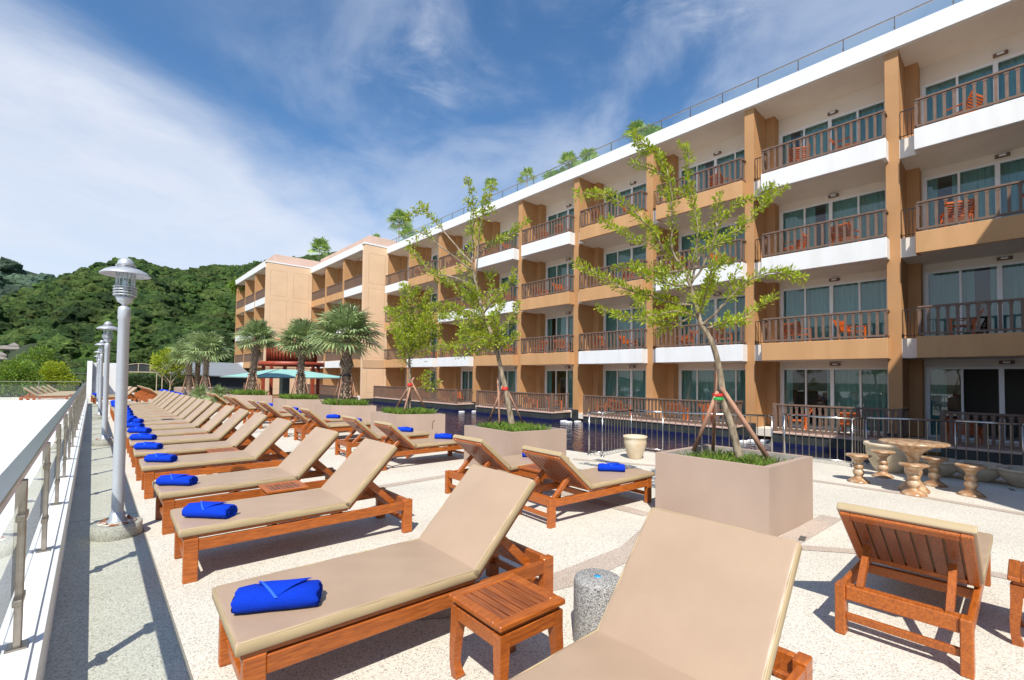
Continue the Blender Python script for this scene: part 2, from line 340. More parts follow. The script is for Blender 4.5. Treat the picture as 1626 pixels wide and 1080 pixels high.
def forest_mat(name, base, dark, var, haze=0):
    mt = bpy.data.materials.new(name); mt.use_nodes = True; t = mt.node_tree; n = t.nodes; b = n['Principled BSDF']
    b.inputs['Roughness'].default_value = .8; b.inputs['Specular IOR Level'].default_value = .2
    g = n.new('ShaderNodeAttribute'); g.attribute_name = 'tone'; rp = n.new('ShaderNodeValToRGB'); t.links.new(g.outputs['Fac'], rp.inputs[0])
    e = rp.color_ramp.elements; e[0].color = (*dark, 1); e[1].color = (*base, 1)
    for p, c in var: k = e.new(p); k.color = (*c, 1)
    co = n.new('ShaderNodeTexCoord'); no = n.new('ShaderNodeTexNoise'); no.inputs['Scale'].default_value = .045; no.inputs['Detail'].default_value = 4; t.links.new(co.outputs['Object'], no.inputs['Vector'])
    mr = n.new('ShaderNodeMapRange'); mr.inputs[1].default_value = .35; mr.inputs[2].default_value = .65; mr.inputs[3].default_value = .65; mr.inputs[4].default_value = 1.25; t.links.new(no.outputs['Fac'], mr.inputs[0])
    mx = n.new('ShaderNodeMix'); mx.data_type = 'RGBA'; mx.blend_type = 'MULTIPLY'; mx.inputs['Factor'].default_value = 1
    t.links.new(rp.outputs[0], mx.inputs['A']); t.links.new(mr.outputs[0], mx.inputs['B'])
    # leaf scale mottling
    f2 = n.new('ShaderNodeTexNoise'); f2.inputs['Scale'].default_value = 1.1; f2.inputs['Detail'].default_value = 5; f2.inputs['Roughness'].default_value = .75; t.links.new(co.outputs['Object'], f2.inputs['Vector'])
    m2 = n.new('ShaderNodeMapRange'); m2.inputs[1].default_value = .36; m2.inputs[2].default_value = .66; m2.inputs[3].default_value = .50; m2.inputs[4].default_value = 1.4; t.links.new(f2.outputs['Fac'], m2.inputs[0])
    mz = n.new('ShaderNodeMix'); mz.data_type = 'RGBA'; mz.blend_type = 'MULTIPLY'; mz.inputs['Factor'].default_value = 1
    t.links.new(mx.outputs['Result'], mz.inputs['A']); t.links.new(m2.outputs[0], mz.inputs['B']); t.links.new(mz.outputs['Result'], b.inputs['Base Color'])
    bp = n.new('ShaderNodeBump'); bp.inputs['Strength'].default_value = 1; bp.inputs['Distance'].default_value = .8; t.links.new(f2.outputs['Fac'], bp.inputs['Height']); t.links.new(bp.outputs[0], b.inputs['Normal'])
    return mt

# ------------------------------------------------------------------ ground, deck, pool
WATER_Z = -.62
mb = MB(); mb.add([(-3000, -3000, -12), (3000, -3000, -12), (3000, 3000, -12), (-3000, 3000, -12)], [(0, 1, 2, 3)])
tag(mb.build('ground', mat('far_ground', (.05, .08, .02), .9, c2=(.09, .1, .05), scale=.02)), kind='structure')
EDGE = [(12.7, -3.3), (12.4, .0), (11.9, 1.4), (11.65, 2.35), (11.15, 3.65), (10.5, 3.6), (9.45, 5.5), (9.45, 6.35), (8.15, 6.45), (8.1, 7.1), (7.4, 8.3), (6.95, 10), (6.75, 14), (6.7, 20), (6.7, 33), (6.2, 41), (5.2, 56)]
poly = [(-.17, -3.3)]+EDGE+[(-.17, 56)]
def sheet(name, poly, z, m_, kind='structure', thick=.0):
    b = MB()
    if thick: b.prism(poly, z-thick, z)
    else: b.add([(x, y, z) for x, y in poly], [tuple(range(len(poly)))])
    return tag(b.build(name, m_), kind=kind)
# deck is a slab: top cream pebbles, sides dark blue tile
b = MB(); n = len(poly)
b.add([(x, y, 0) for x, y in poly], [tuple(range(n))], 0)
b.add([(x, y, 0) for x, y in poly]+[(x, y, -1.6) for x, y in poly], [(i, (i+1) % n, n+(i+1) % n, n+i) for i in range(n)], 1)
tag(b.build('pool_deck', [M['deck'], M['bluetile']]), kind='structure')
sheet('parapet_path', [(-.165, -3.2), (.43, -3.2), (.43, 55), (-.165, 55)], .004, M['strip'])
b = MB()
b.box(.436, .445, -3.2, 55, .0, .0065)
y = -1.1
while y < 50: b.box(-.16, .435, y, y+.007, .0, .0065); y += 4.08
tag(b.build('paving_joint', mat('joint', (.27, .26, .21), .9)), kind='structure')
def ribbon(pts, w, z=.004):
    b = MB(); n = len(pts); vs = []
    for i, p in enumerate(pts):
        a = Vector(pts[max(i-1, 0)]); c = Vector(pts[min(i+1, n-1)]); d = (c-a).normalized(); q = Vector((-d.y, d.x))*w/2
        vs += [(p[0]+q.x, p[1]+q.y, z), (p[0]-q.x, p[1]-q.y, z)]
    b.add(vs, [(2*i, 2*i+1, 2*i+3, 2*i+2) for i in range(n-1)])
    return tag(b.build('paving_band', M['band']), kind='structure')
ribbon([(1.3, 3.2), (1.9, 2.8), (2.9, 2.56), (3.9, 2.55), (5.17, 2.9)], .27)
ribbon([(5.3, 1.66), (6.7, 1.6)], .22, .0044); ribbon([(5.15, 1.62), (5.62, 1.0), (5.8, .2), (5.85, -1.5)], .14, .0048)
ribbon([(8.6, -1.5), (8.72, .0), (8.9, 1.2), (8.87, 2.5), (8.3, 4.1), (7.3, 6.2)], .16)
for yy in (6.5, 10.6, 14.9, 19.2, 23.5): ribbon([(2.75, yy-.05), (5.25, yy)], .18)
ribbon([(5.05, 3.1), (5.0, 5.6)], .2, .0045)
# pool floor stays below the water surface
tag(MB().add([(5.0, -3.3, WATER_Z), (19.45, -3.3, WATER_Z), (19.45, 38.3, WATER_Z), (17.2, 38.3, WATER_Z), (17.2, 51.4, WATER_Z), (12.8, 51.4, WATER_Z), (12.8, 66, WATER_Z), (5.0, 66, WATER_Z)], [tuple(range(8))]).build('pool_water', M['water']), kind='structure')
# two small steel drain covers
for k, (px, py) in enumerate(((1274, 856), (1607, 778))):
    p = atz(px, py); b = MB(); b.box(-.09, .09, -.03, .03, .0, .007)
    for i in range(5): b.box(-.075+i*.034, -.06+i*.034, -.02, .02, .007, .009)
    o = b.build('drain_cover', M['drain'], None, p); o.rotation_euler[2] = .15
    tag(o, ['small steel drain cover in the paving in front of the big planter', 'small steel drain cover in the paving by the shaded stone bowls'][k], 'drain')

# ------------------------------------------------------------------ hotel
hotel = empty('hotel_building', (19.45, 20, -.2), label='long four storey ochre and white hotel with stacked balconies, stepping back to the hills', cat='hotel')
HB = []
def part(b, name, m_, parent=None):
    o = b.build(name, m_, parent if parent is not None else hotel)
    HB.append(o)
    if parent is None: o.matrix_parent_inverse = hotel.matrix_world.inverted()
    return o
hotel.location = (0, 0, 0)   # parts are laid out in world coordinates; the origin is moved at the end
HR, FT, S, Z2 = 12.64, 13.23, 3.273, 3.05
LV = [-.22, Z2, Z2+S, Z2+2*S]
WH = {'W': M['white'], 'O': M['ochre']}
def baluster_rail(b, x, y0, y1, z, returns=0.0, ends=(True, True), pitch=.235, h=.95, post=False):
    """railing along Y at x from y0 to y1, with returns in +X"""
    b.box(x-.05, x+.05, y0-.03, y1+.03, z+h-.06, z+h, .008)
    b.box(x-.035, x+.035, y0, y1, z+.06, z+.12)
    n = max(2, int(round((y1-y0)/pitch)))
    for i in range(n+1):
        yy = y0+(y1-y0)*i/n
        b.box(x-.022, x+.022, yy-.037, yy+.037, z+.12, z+h-.13); b.box(x-.03, x+.03, yy-.052, yy+.052, z+h-.13, z+h-.06)
    for e, yy in zip(ends, (y0, y1)):
        if e and returns:
            b.box(x+.05, x+returns, yy-.045, yy+.045, z+h-.063, z+h-.003); b.box(x+.035, x+returns, yy-.03, yy+.03, z+.063, z+.117)
            m_ = int(returns/.22)
            for i in range(1, m_+1):
                xx = x+returns*i/(m_+.5); b.box(xx-.038, xx+.038, yy-.02, yy+.02, z+.117, z+h-.063)
        if post: b.box(x-.065, x+.065, yy-.065, yy+.065, z, z+h+.01, .01)
def window(x, y0, y1, z, h, state):
    """sliding door wall: frame with four panes; curtain behind"""
    b = MB(); w = (y1-y0)
    b.box(x-.04, x+.06, y0, y1, z+h-.07, z+h); b.box(x-.04, x+.06, y0, y1, z, z+.06)
    for t, ww in ((0, .05), (.25, .03), (.5, .06), (.75, .03), (1, .05)):
        yc = min(max(y0+w*t, y0+ww), y1-ww); b.box(x-.037, x+.057, yc-ww, yc+ww, z+.06, z+h-.07)
    fr = part(b, 'window', M['frame'])
    g = MB()
    for k in range(4):
        if state == 'open' and k in (1, 2): continue
        if state == 'open' and k == 3: part(g, 'pane', M['glass'], fr); g = MB()
        g.add([(x+.01+.012*(k % 2), y0+w*k/4, z+.05), (x+.01+.012*(k % 2), y0+w*(k+1)/4, z+.05), (x+.01+.012*(k % 2), y0+w*(k+1)/4, z+h-.06), (x+.01+.012*(k % 2), y0+w*k/4, z+h-.06)], [(0, 1, 2, 3)])
    part(g, 'pane', M['glass'], fr)
    spans = {'full': [(0, 1)], 'half': [(0, .56), (.9, 1)], 'gap': [(0, .56), (.66, 1)], 'open': [(.86, 1)], 'most': [(0, .8), (.9, 1)]}[state]
    c = MB()
    for a, e in spans:
        n = max(6, int((e-a)*w/.035)); vs = []
        for i in range(n+1):
            yy = y0+w*(a+(e-a)*i/n); xx = x+.2+.03*math.sin(i*1.25+y0)+.012*math.sin(i*.37)
            vs += [(xx, yy, z+.03), (xx, yy, z+h)]
        c.add(vs, [(2*i, 2*i+2, 2*i+3, 2*i+1) for i in range(n)], 0, True)
    part(c, 'curtain', M['curtain'], fr)
PAT = {4: lambda k: 'W' if k % 4 in (0, 1) else 'O', 3: lambda k: 'W' if k % 4 in (1, 2) else 'O', 2: lambda k: 'W' if k % 4 in (2, 3) else 'O'}
def wing(Xf, cols, y_near, y_far, k0, wallmat, near_wall=None):
    """cols: (y_lo, y_hi) of party walls from near to far; bays lie between"""
    for (a, c) in cols:
        b = MB(); b.box(Xf, Xf+4.4, a, c, WATER_Z-.3, HR+.002, 0)
        if a > y_near+.1: b.box(Xf+1.28, Xf+1.74, a-.34, a, -.2, HR, 0)
        part(b, 'party_wall', M['brownwall'])
    b = MB(); yn = y_near+(.33 if Xf < 19 else 0); b.box(Xf-.15, Xf+14, yn, y_far, HR, HR+.3); b.box(Xf-.15, Xf+.05, yn, y_far, HR+.3, FT)
    rf = part(b, 'roof', M['white'])
    b = MB(); b.box(Xf-.02, Xf+1.76, y_near+.01, y_far-.01, HR-.02, HR-.003); part(b, 'soffit', M['cream'])
    for li, z in enumerate(LV):
        b = MB()
        for j in range(len(cols)-1):
            y0, y1 = cols[j][1], cols[j+1][0]
            if li: b.box(Xf+.003, Xf+4.4, y0, y1, z-.64, z-.01)
            else: b.box(Xf+.003, Xf+4.4, y0, y1, z-.3, z-.01)
        part(b, 'floor_slab', M['cream'])
    for j in range(len(cols)-1):
        y0, y1 = cols[j][1], cols[j+1][0]; k = k0+j
        b = MB()
        for z in LV:
            zt_ = HR-.02 if z > 9 else z+2.64; b.box(Xf+1.75, Xf+1.9, y0, y0+.2, z-.01, zt_); b.box(Xf+1.75, Xf+1.9, y1-.38, y1, z-.01, zt_)
            b.box(Xf+1.75, Xf+1.9, y0+.2, y1-.38, z+2.37, HR-.02 if z > 9 else z+2.64)
        part(b, 'window_wall', M['cream'])
        for li, z in enumerate(LV):
            st = 'full'
            if Xf > 19:
                if li == 0: st = {0: 'open', 1: 'half', 4: 'half', 6: 'most'}.get(k, 'full')
                else: st = ['full', 'most', 'full', 'gap', 'full'][(k*2+li*3) % 5] if k < 5 else 'full'
            window(Xf+1.80, y0+.2, y1-.38, z, 2.37, st)
            b = MB(); yc = y0+(y1-y0)*.45; b.box(Xf+1.65, Xf+1.749, yc-.17, yc+.17, z+2.45, z+2.56, .015); lm = part(b, 'wall_lamp', M['rail'])
            b = MB(); b.box(Xf+1.638, Xf+1.65, yc-.08, yc+.08, z+2.475, z+2.535); part(b, 'lamp_shade', M['frame'], lm)
            if li == 0: continue
            # projecting balcony box
            yb0, yb1 = y0-.08, y1-.42
            if Xf < 19: yb0, yb1 = y0+.02, y1-.02
            cm = WH[PAT[li+1](k)]
            b = MB(); x0 = Xf-.48 if Xf > 19 else Xf-.04
            pr = Xf+.0 if Xf > 19 else Xf+.3
            b.box(x0, x0+.1, yb0, yb1, z-.66, z+.005, .012)
            b.box(x0+.1, pr-.004, yb0, yb0+.1, z-.66, z+.005); b.box(x0+.1, pr-.004, yb1-.1, yb1, z-.66, z+.005)
            bl = part(b, 'balcony', cm)
            b = MB(); b.box(x0+.1, pr-.002, yb0+.1, yb1-.1, z-.655, z+.002); part(b, 'balcony_floor', M['cream'], bl)
            b = MB(); baluster_rail(b, x0+.06, yb0+.06, yb1-.06, z, .42 if Xf > 19 else 0, pitch=.215 if Xf > 19 else .19); part(b, 'balcony_railing', M['rail'], bl)
            if Xf > 19:
                b = MB(); ya, yz = yb1+.02, y1-.02; b.box(Xf+.03, Xf+.06, ya, yz, z+.9, z+.93); b.box(Xf+.03, Xf+.06, ya, yz, z+.08, z+.1)
                for i in range(5): yy = ya+(yz-ya)*i/4; b.box(Xf+.035, Xf+.055, yy-.008, yy+.008, z, z+.9)
                part(b, 'side_railing', M['darkmetal'], bl)
B0, BB = 3.041, 4.51
main_cols = [(-3.3, -3.0)]+[(B0+i*BB-.36, B0+i*BB) for i in range(0, 8)]+[(38.3, 38.7)]
# first bay is narrower than the others only where it meets the wing behind the camera
main_cols[0] = (B0-BB-.36, B0-BB)
wing(19.45, main_cols, -3.3, 38.3, 0, M['brownwall'])
b2 = [(38.33, 38.69), (42.75, 43.15), (47.15, 47.6), (51.46, 51.9)]
wing(17.28, b2, 38.3, 51.46, 1, M['brownwall'])
b3 = [(51.46, 51.9), (55.9, 56.3), (60.3, 60.6), (64.8, 65.1)]
wing(12.86, b3, 51.46, 65.1, 0, M['brownwall'])
# cores and rooms behind the facades
def core(x0, x1, y0, y1):
    b = MB(); b.box(x0, x1, y0, y1, -12, HR-.005); part(b, 'core_wall', M['peach'])
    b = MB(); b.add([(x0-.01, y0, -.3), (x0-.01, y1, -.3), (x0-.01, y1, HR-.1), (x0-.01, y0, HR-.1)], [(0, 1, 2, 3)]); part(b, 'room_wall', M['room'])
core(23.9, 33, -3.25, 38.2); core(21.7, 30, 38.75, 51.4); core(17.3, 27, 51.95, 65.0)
# end walls of the stepped blocks with shallow panel grooves
def endwall(x0, x1, y, z0=-.35):
    b = MB(); b.box(x0-.06, x1, y-.06, y+.38, z0, FT-.13); w = part(b, 'end_wall', M['peach'])
    n = 2 if x1-x0 > 3 else 1; g = MB(); pw = (x1-x0)/n
    for i in range(n):
        a, c = x0+i*pw+.3, x0+(i+1)*pw-.3
        for (p, q) in ((9.75, 12.35), (6.45, 9.3), (3.2, 6.0), (.2, 2.6)):
            for s_ in ((a, c, p, p+.035), (a, c, q, q+.035), (a, a+.035, p+.035, q), (c-.035, c, p+.035, q)): g.box(s_[0], s_[1], y-.064, y-.06, s_[2], s_[3])
    g.box(x0-.1, x1, y-.1, y-.0601, 2.35, 3.05); part(g, 'wall_moulding', M['peach'] if False else M['groove'], w)
for (x0, x1, y) in ((17.28, 19.44, 38.3), (12.86, 17.27, 51.46)): endwall(x0, x1, y)
def parapet(x0, x1, y0, y1):
    b = MB(); b.box(x0, x0+.25, y0, y1, FT-.7, FT+1.05, .02); b.box(x0+.25, x1, y0, y0+.25, FT-.7, FT+1.047, .02); part(b, 'roof_parapet', M['pink'])
parapet(18.1, 21.3, 39.3, 51.4); parapet(13.8, 18.6, 52.4, 64.6)
# thin white eave line over the end walls
for (x0, x1, y) in ((17.13, 19.3, 38.3), (12.71, 17.13, 51.46)):
    b = MB(); b.box(x0, x1, y-.1, y+.4, FT-.128, FT+.004, .01); part(b, 'eave', M['white'])
# ground floor terraces over the pool
for (ya, yb, xr) in ((-1.6, 1.65, 18.0), (2.5, 6.04, 18.0), (7.6, 14.62, 18.0), (16.7, 23.2, 18.0), (25.4, 37.6, 18.0)):
    b = MB(); b.box(xr-.06, 19.445, ya, yb, WATER_Z-.3, -.22); t = part(b, 'terrace', M['darktile'])
    b = MB(); b.box(xr-.1, 19.443, ya-.04, yb+.04, -.22, -.15, .01); part(b, 'terrace_floor', M['pink'], t)
    b = MB(); baluster_rail(b, xr, ya+.05, yb-.05, -.15, 1.35, (True, False), .17, .97, True); part(b, 'terrace_railing', M['rail'], t)
    b = MB(); b.box(xr-.068, 19.44, ya-.008, yb+.008, WATER_Z-.1, WATER_Z+.09); part(b, 'tile_band', M['bluetile'], t)
b = MB(); b.box(16.4, 17.27, 39.2, 50.5, WATER_Z-.3, -.2); t = part(b, 'terrace', M['darktile'])
b = MB(); baluster_rail(b, 16.45, 39.3, 50.4, -.2, .8, (True, False), .2, .95, True); part(b, 'terrace_railing', M['rail'], t)
b = MB(); b.box(11.9, 12.85, 52.2, 64.4, WATER_Z-.3, -.2); t = part(b, 'terrace', M['darktile'])
b = MB(); baluster_rail(b, 11.95, 52.3, 64.3, -.2, .8, (True, False), .2, .95, True); part(b, 'terrace_railing', M['rail'], t)
# dark tiled plinth at the water line
for i in range(0, 8):
    b = MB(); y = B0+i*BB; b.box(19.41, 19.449, y-.40, y+.04, WATER_Z-.3, -.05); b.box(19.45, 22, y+.0, y+.012, WATER_Z-.3, -.1); part(b, 'column_plinth', M['darktile'])
b = MB(); b.box(19.43, 19.452, 38.3-BB+.3, 38.22, WATER_Z-.3, -.25); b.box(17.2, 19.4, 38.18, 38.23, WATER_Z-.3, -.3); part(b, 'plinth', M['darktile'])
# stepping stones with white pads at the water line between terraces
for (x, y) in ((18.6, 15.5), (18.2, 16.1), (18.6, 24.2), (18.1, 6.8), (18.5, 6.5), (17.6, 6.9), (18.0, 15.6), (17.7, 24.4), (18.4, 38.0)):
    b = MB(); b.box(-.16, .16, -.12, .12, -.25, .05, .02); o = b.build('pool_step', M['white'], None, (x, y, WATER_Z+.02)); tag(o, kind='structure')
# wing behind the camera's right shoulder, closes the court
b = MB(); b.box(5.3, 23.88, -14, -3.45, -12, HR-.006); part(b, 'side_wing', M['ochre'])
b = MB(); b.box(5.1, 19.28, -14.2, -3.31, HR, FT-.004); part(b, 'roof', M['white'])
for li, z in enumerate(LV):
    for i in range(3):
        x = 6.1+i*4.5; b = MB(); b.box(x, x+3.4, -3.46, -3.40, z+.02, z+2.3); w = part(b, 'window', M['frame'])
        b = MB()
        for k in range(4): b.add([(x+.07+k*.83, -3.395, z+.1), (x+.84+k*.83, -3.395, z+.1), (x+.84+k*.83, -3.395, z+2.2), (x+.07+k*.83, -3.395, z+2.2)], [(0, 1, 2, 3)])
        part(b, 'pane', M['darktile'], w)
    if li:
        b = MB(); b.box(5.5, 19.2, -3.45, -3.315, z-.66, z); part(b, 'balcony', WH['WOW'[li-1]])
# glass balustrade on the roof
b = MB(); b.box(19.58, 19.62, -3, 38.0, FT+.60, FT+.635)
y = 2.785-1.43*4
while y < 38:
    b.box(19.582, 19.618, y-.015, y+.015, FT-.6, FT+.6); b.box(19.55, 19.582, y-.03, y+.03, FT+.25, FT+.28); b.box(19.55, 19.582, y-.03, y+.03, FT+.06, FT+.09); y += 1.43
rr = part(b, 'roof_railing', M['steelpost'])
b = MB(); y = 2.785-1.43*4
while y < 36.5:
    b.add([(19.56, y+.03, FT-.06), (19.56, y+1.40, FT-.06), (19.56, y+1.40, FT+.54), (19.56, y+.03, FT+.54)], [(0, 1, 2, 3)]); y += 1.43
part(b, 'glass_panel', M['roofglass'], rr)
b = MB(); b.box(19.5, 33, -3.2, 38.2, HR+.301, HR+.42); part(b, 'roof_terrace', M['cream'])

# ------------------------------------------------------------------ sun loungers
def make_lounger(ang=46):
    t = empty('sun_lounger')
    Ln, W, Hf = 2.0, .70, .345
    b = MB()
    for s in (-1, 1):
        b.box(.101, 1.899, s*(W/2-.018)-.018, s*(W/2-.018)+.018, Hf-.105, Hf-.015, .005)
    b.box(.02, .055, -W/2+.06, W/2-.06, Hf-.10, Hf-.012, .005)
    b.box(1.935, 1.978, -W/2+.06, W/2-.06, Hf-.10, Hf-.003, .005)
    b.box(1.25, 1.29, -W/2+.037, W/2-.037, Hf-.10, Hf-.03, .003); b.box(.66, .70, -W/2+.037, W/2-.037, Hf-.09, Hf-.03, .003)
    b.build('frame', M['teak'], t)
    for x, x2 in ((0, .10), (1.90, 2.0)):
        for s in (-1, 1):
            lb = MB(); y = s*(W/2-.029); lb.box(x, x2, y-.031, y+.031, 0, Hf, .006); lb.build('leg', M['teak'], t)
    for x in (.045, 1.955):
        sb = MB(); sb.box(x-.016, x+.016, -W/2+.06, W/2-.06, .10, .15, .004); sb.build('stretcher', M['teak'], t)
    hx = 1.315
    d = MB()
    for s in (-1, 1): d.box(-.01, hx-.012, s*(W/2-.035)-.036, s*(W/2-.035)+.036, Hf, Hf+.026, .004)
    d.box(-.01, .07, -W/2+.073, W/2-.073, Hf, Hf+.0255, .004); d.box(hx-.09, hx-.012, -W/2+.073, W/2-.073, Hf, Hf+.0255, .004)
    for i in range(15): x = .085+i*.0755; d.box(x, x+.062, -W/2+.073, W/2-.073, Hf+.004, Hf+.022, .003)
    d.build('seat_deck', M['teak'], t)
    def rotm(px, pz, a):
        return Matrix.Translation((px, 0, pz)) @ Matrix.Rotation(-a, 4, 'Y')
    A = R(ang); Mr = rotm(hx, Hf+.008, A); bl = .715
    k = MB()
    for s in (-1, 1): k.box(0, bl, s*(W/2-.03)-.031, s*(W/2-.03)+.031, -.006, .022, .006, 0, Mr)
    k.box(0, .065, -W/2+.061, W/2-.061, -.005, .021, .004, 0, Mr); k.box(bl-.075, bl, -W/2+.061, W/2-.061, -.005, .021, .006, 0, Mr)
    bk = k.build('backrest', M['teak'], t)
    k = MB(); ns = 7; sw = (W-.13)/ns
    for i in range(ns): y = -W/2+.065+i*sw; k.box(.065, bl-.075, y+.006, y+sw-.006, -.001, .017, .003, 0, Mr)
    k.build('slats', M['teakdark'], bk)
    def pad(nm, x0, x1, w, th, Mx, parent, bulge=.006):
        # soft cushion: grid top and bottom with rounded rim
        nx, ny = 18, 10; vs = []; fs = []
        def pt(u, v, side):
            eu = min(u, 1-u)*(x1-x0); ev = min(v, 1-v)*w; e = min(eu, ev); r = .011
            e2 = min(e/r, 1); zz = th/2*(.80+.20*math.sqrt(max(0, 1-(1-e2)**2)))
            bul = bulge*(1-(2*u-1)**4)*(1-(2*v-1)**4)
            cr = .004*math.sin(u*23+v*5)*math.sin(v*9+u*3)*(1 if side > 0 else 0)
            return (x0+(x1-x0)*u, -w/2+w*v, th/2+side*(zz+(bul if side > 0 else 0))+cr)
        us = [0, .004, .012, .025]+[i/nx for i in range(1, nx)]+[.975, .988, .996, 1]; vsx = [0, .008, .022, .045]+[i/ny for i in range(1, ny)]+[.955, .978, .992, 1]
        for side in (1, -1):
            o = len(vs)
            for u in us:
                for v in vsx: vs.append(tuple(Mx @ Vector(pt(u, v, side))))
            nv = len(vsx)
            for i in range(len(us)-1):
                for j in range(nv-1):
                    q = (o+i*nv+j, o+(i+1)*nv+j, o+(i+1)*nv+j+1, o+i*nv+j+1); fs.append(q if side > 0 else q[::-1])
        tot = len(us)*len(vsx); nv = len(vsx); nu = len(us); ntop = len(fs)
        bd = [(i*nv) for i in range(nu)]+[((nu-1)*nv+j) for j in range(1, nv)]+[(i*nv+nv-1) for i in range(nu-2, -1, -1)]+[j for j in range(nv-2, 0, -1)]
        for q in range(len(bd)):
            a_, c_ = bd[q], bd[(q+1) % len(bd)]; fs.append((a_, c_, c_+tot, a_+tot)[::-1])
        m_ = MB(); m_.add(vs, fs, 0, True)
        for q in range(ntop, len(fs)): m_.mi[q] = 1
        cu = m_.build(nm, [M['cushion'], M['piping']], parent)
        pp_ = MB(); zt2 = th-.003; hw_ = w/2-.004; a0, a1 = x0+.004, x1-.004
        ring = [(a0, -hw_+.02), (a0+.02, -hw_), (a1-.02, -hw_), (a1, -hw_+.02), (a1, hw_-.02), (a1-.02, hw_), (a0+.02, hw_), (a0, hw_-.02), (a0, -hw_+.02)]
        pp_.tube([Mx @ Vector((p_[0], p_[1], zt2)) for p_ in ring], .0042, 6, 0, True, False); pp_.build('piping', M['piping'], cu)
        return cu
    pad('seat_cushion', -.035, hx-.006, .735, .062, Matrix.Translation((0, 0, Hf+.026)), t)
    pad('back_cushion', .012, bl+.02, .735, .058, Mr @ Matrix.Translation((0, 0, .023)), t)
    # two struts holding the backrest up
    px = hx+bl*.46*math.cos(A); pz = Hf+bl*.46*math.sin(A)-.02
    for s in (-1, 1):
        k = MB(); k.bar((1.84, s*.235, Hf-.05), (px+.012, s*.235, pz), .042, .06, .003); k.build('support_strut', M['teak'], t)
    k = MB(); k.bar((1.82, -.31, Hf-.05), (1.82, .31, Hf-.05), .03, .03, .003); k.build('strut_bar', M['teak'], t)
    return t
loungerA = make_lounger(46); loungerB = make_lounger(40)
def towel_mesh():
    # rolled towel: spiral end, folded flap with a lighter woven band
    t = MB(); n = 44; Lh = .185; prof = []
    for i in range(n+1):
        a = 2*PI*i/n; r = .064*(1+.06*math.cos(a*2+.6)); prof.append((r*math.cos(a)*1.22, max(r*math.sin(a)*.92, -.052)))
    segs = [(-Lh, .84), (-Lh+.012, .97), (-.12, 1.03), (-.05, .985), (.02, 1.03), (.09, 1.0), (Lh-.012, .99), (Lh, .87)]
    vs = []; fs = []
    for q, (x, s) in enumerate(segs):
        for i in range(n): vs.append((x+.005*math.sin(i*.9+q), prof[i][0]*s, (prof[i][1]+.052)*s+.002*math.sin(q*2.1+i*.5)*(prof[i][1] > -.04)))
    for q in range(len(segs)-1):
        for i in range(n): fs.append((q*n+i, q*n+(i+1) % n, (q+1)*n+(i+1) % n, (q+1)*n+i))
    t.add(vs, [f[::-1] for f in fs], 0, True)
    for side, x0 in ((1, Lh), (-1, -Lh)):
        # spiral end recessed between layers
        lay = [(.87, 0), (.74, .0), (.72, -.012), (.60, -.012), (.58, .002), (.46, .002), (.44, -.016), (.30, -.016), (.28, -.002), (.1, -.004), (.0, -.02)]
        vs = []; fs = []
        for s, dx in lay:
            for i in range(n):
                vs.append((x0+side*dx+.002*math.sin(i), prof[i][0]*s+.006*(1-s), .052*(.87 if side > 0 else .84)+prof[i][1]*min(s, .87 if side > 0 else .84)))
        for q in range(len(lay)-1):
            for i in range(n): f = (q*n+i, q*n+(i+1) % n, (q+1)*n+(i+1) % n, (q+1)*n+i); fs.append(f if side < 0 else f[::-1])
        t.add(vs, fs, 0, True)
    return t
def towel_flap(band):
    t = MB()
    # triangular folded corner laid on the upper outside of the roll
    def surf(u, ang, off=.006):
        r = .064+off; return (u, -math.cos(ang)*r*1.22, math.sin(ang)*r*.95+.053)
    rows = 10
    vs = []; fs = []
    for i in range(rows+1):
        f = i/rows; ang = R(105-82*f); hw0 = -.10+.10*f; hw1 = .15-.15*f
        if band: hw1 = hw0+.014; off = .0115
        else: off = .0075
        for j in range(5):
            u = hw0+(hw1-hw0)*j/4; vs.append(surf(u, ang, off+(.001*math.sin(j*2+i)) ))
    for i in range(rows):
        for j in range(4): fs.append((i*5+j, i*5+j+1, (i+1)*5+j+1, (i+1)*5+j))
    t.add(vs, fs, 0, True)
    # close the sheet to a little thickness
    o = len(t.v); t.add([(v[0], v[1]*.93, .053+(v[2]-.053)*.93) for v in vs], [f[::-1] for f in fs], 0, True)
    return t
tw = towel_mesh().build('rolled_towel', M['towel'])
fl = towel_flap(False).build('folded_corner', M['towel'], tw); towel_flap(True).build('woven_band', M['towelband'], fl)
towel0 = tw
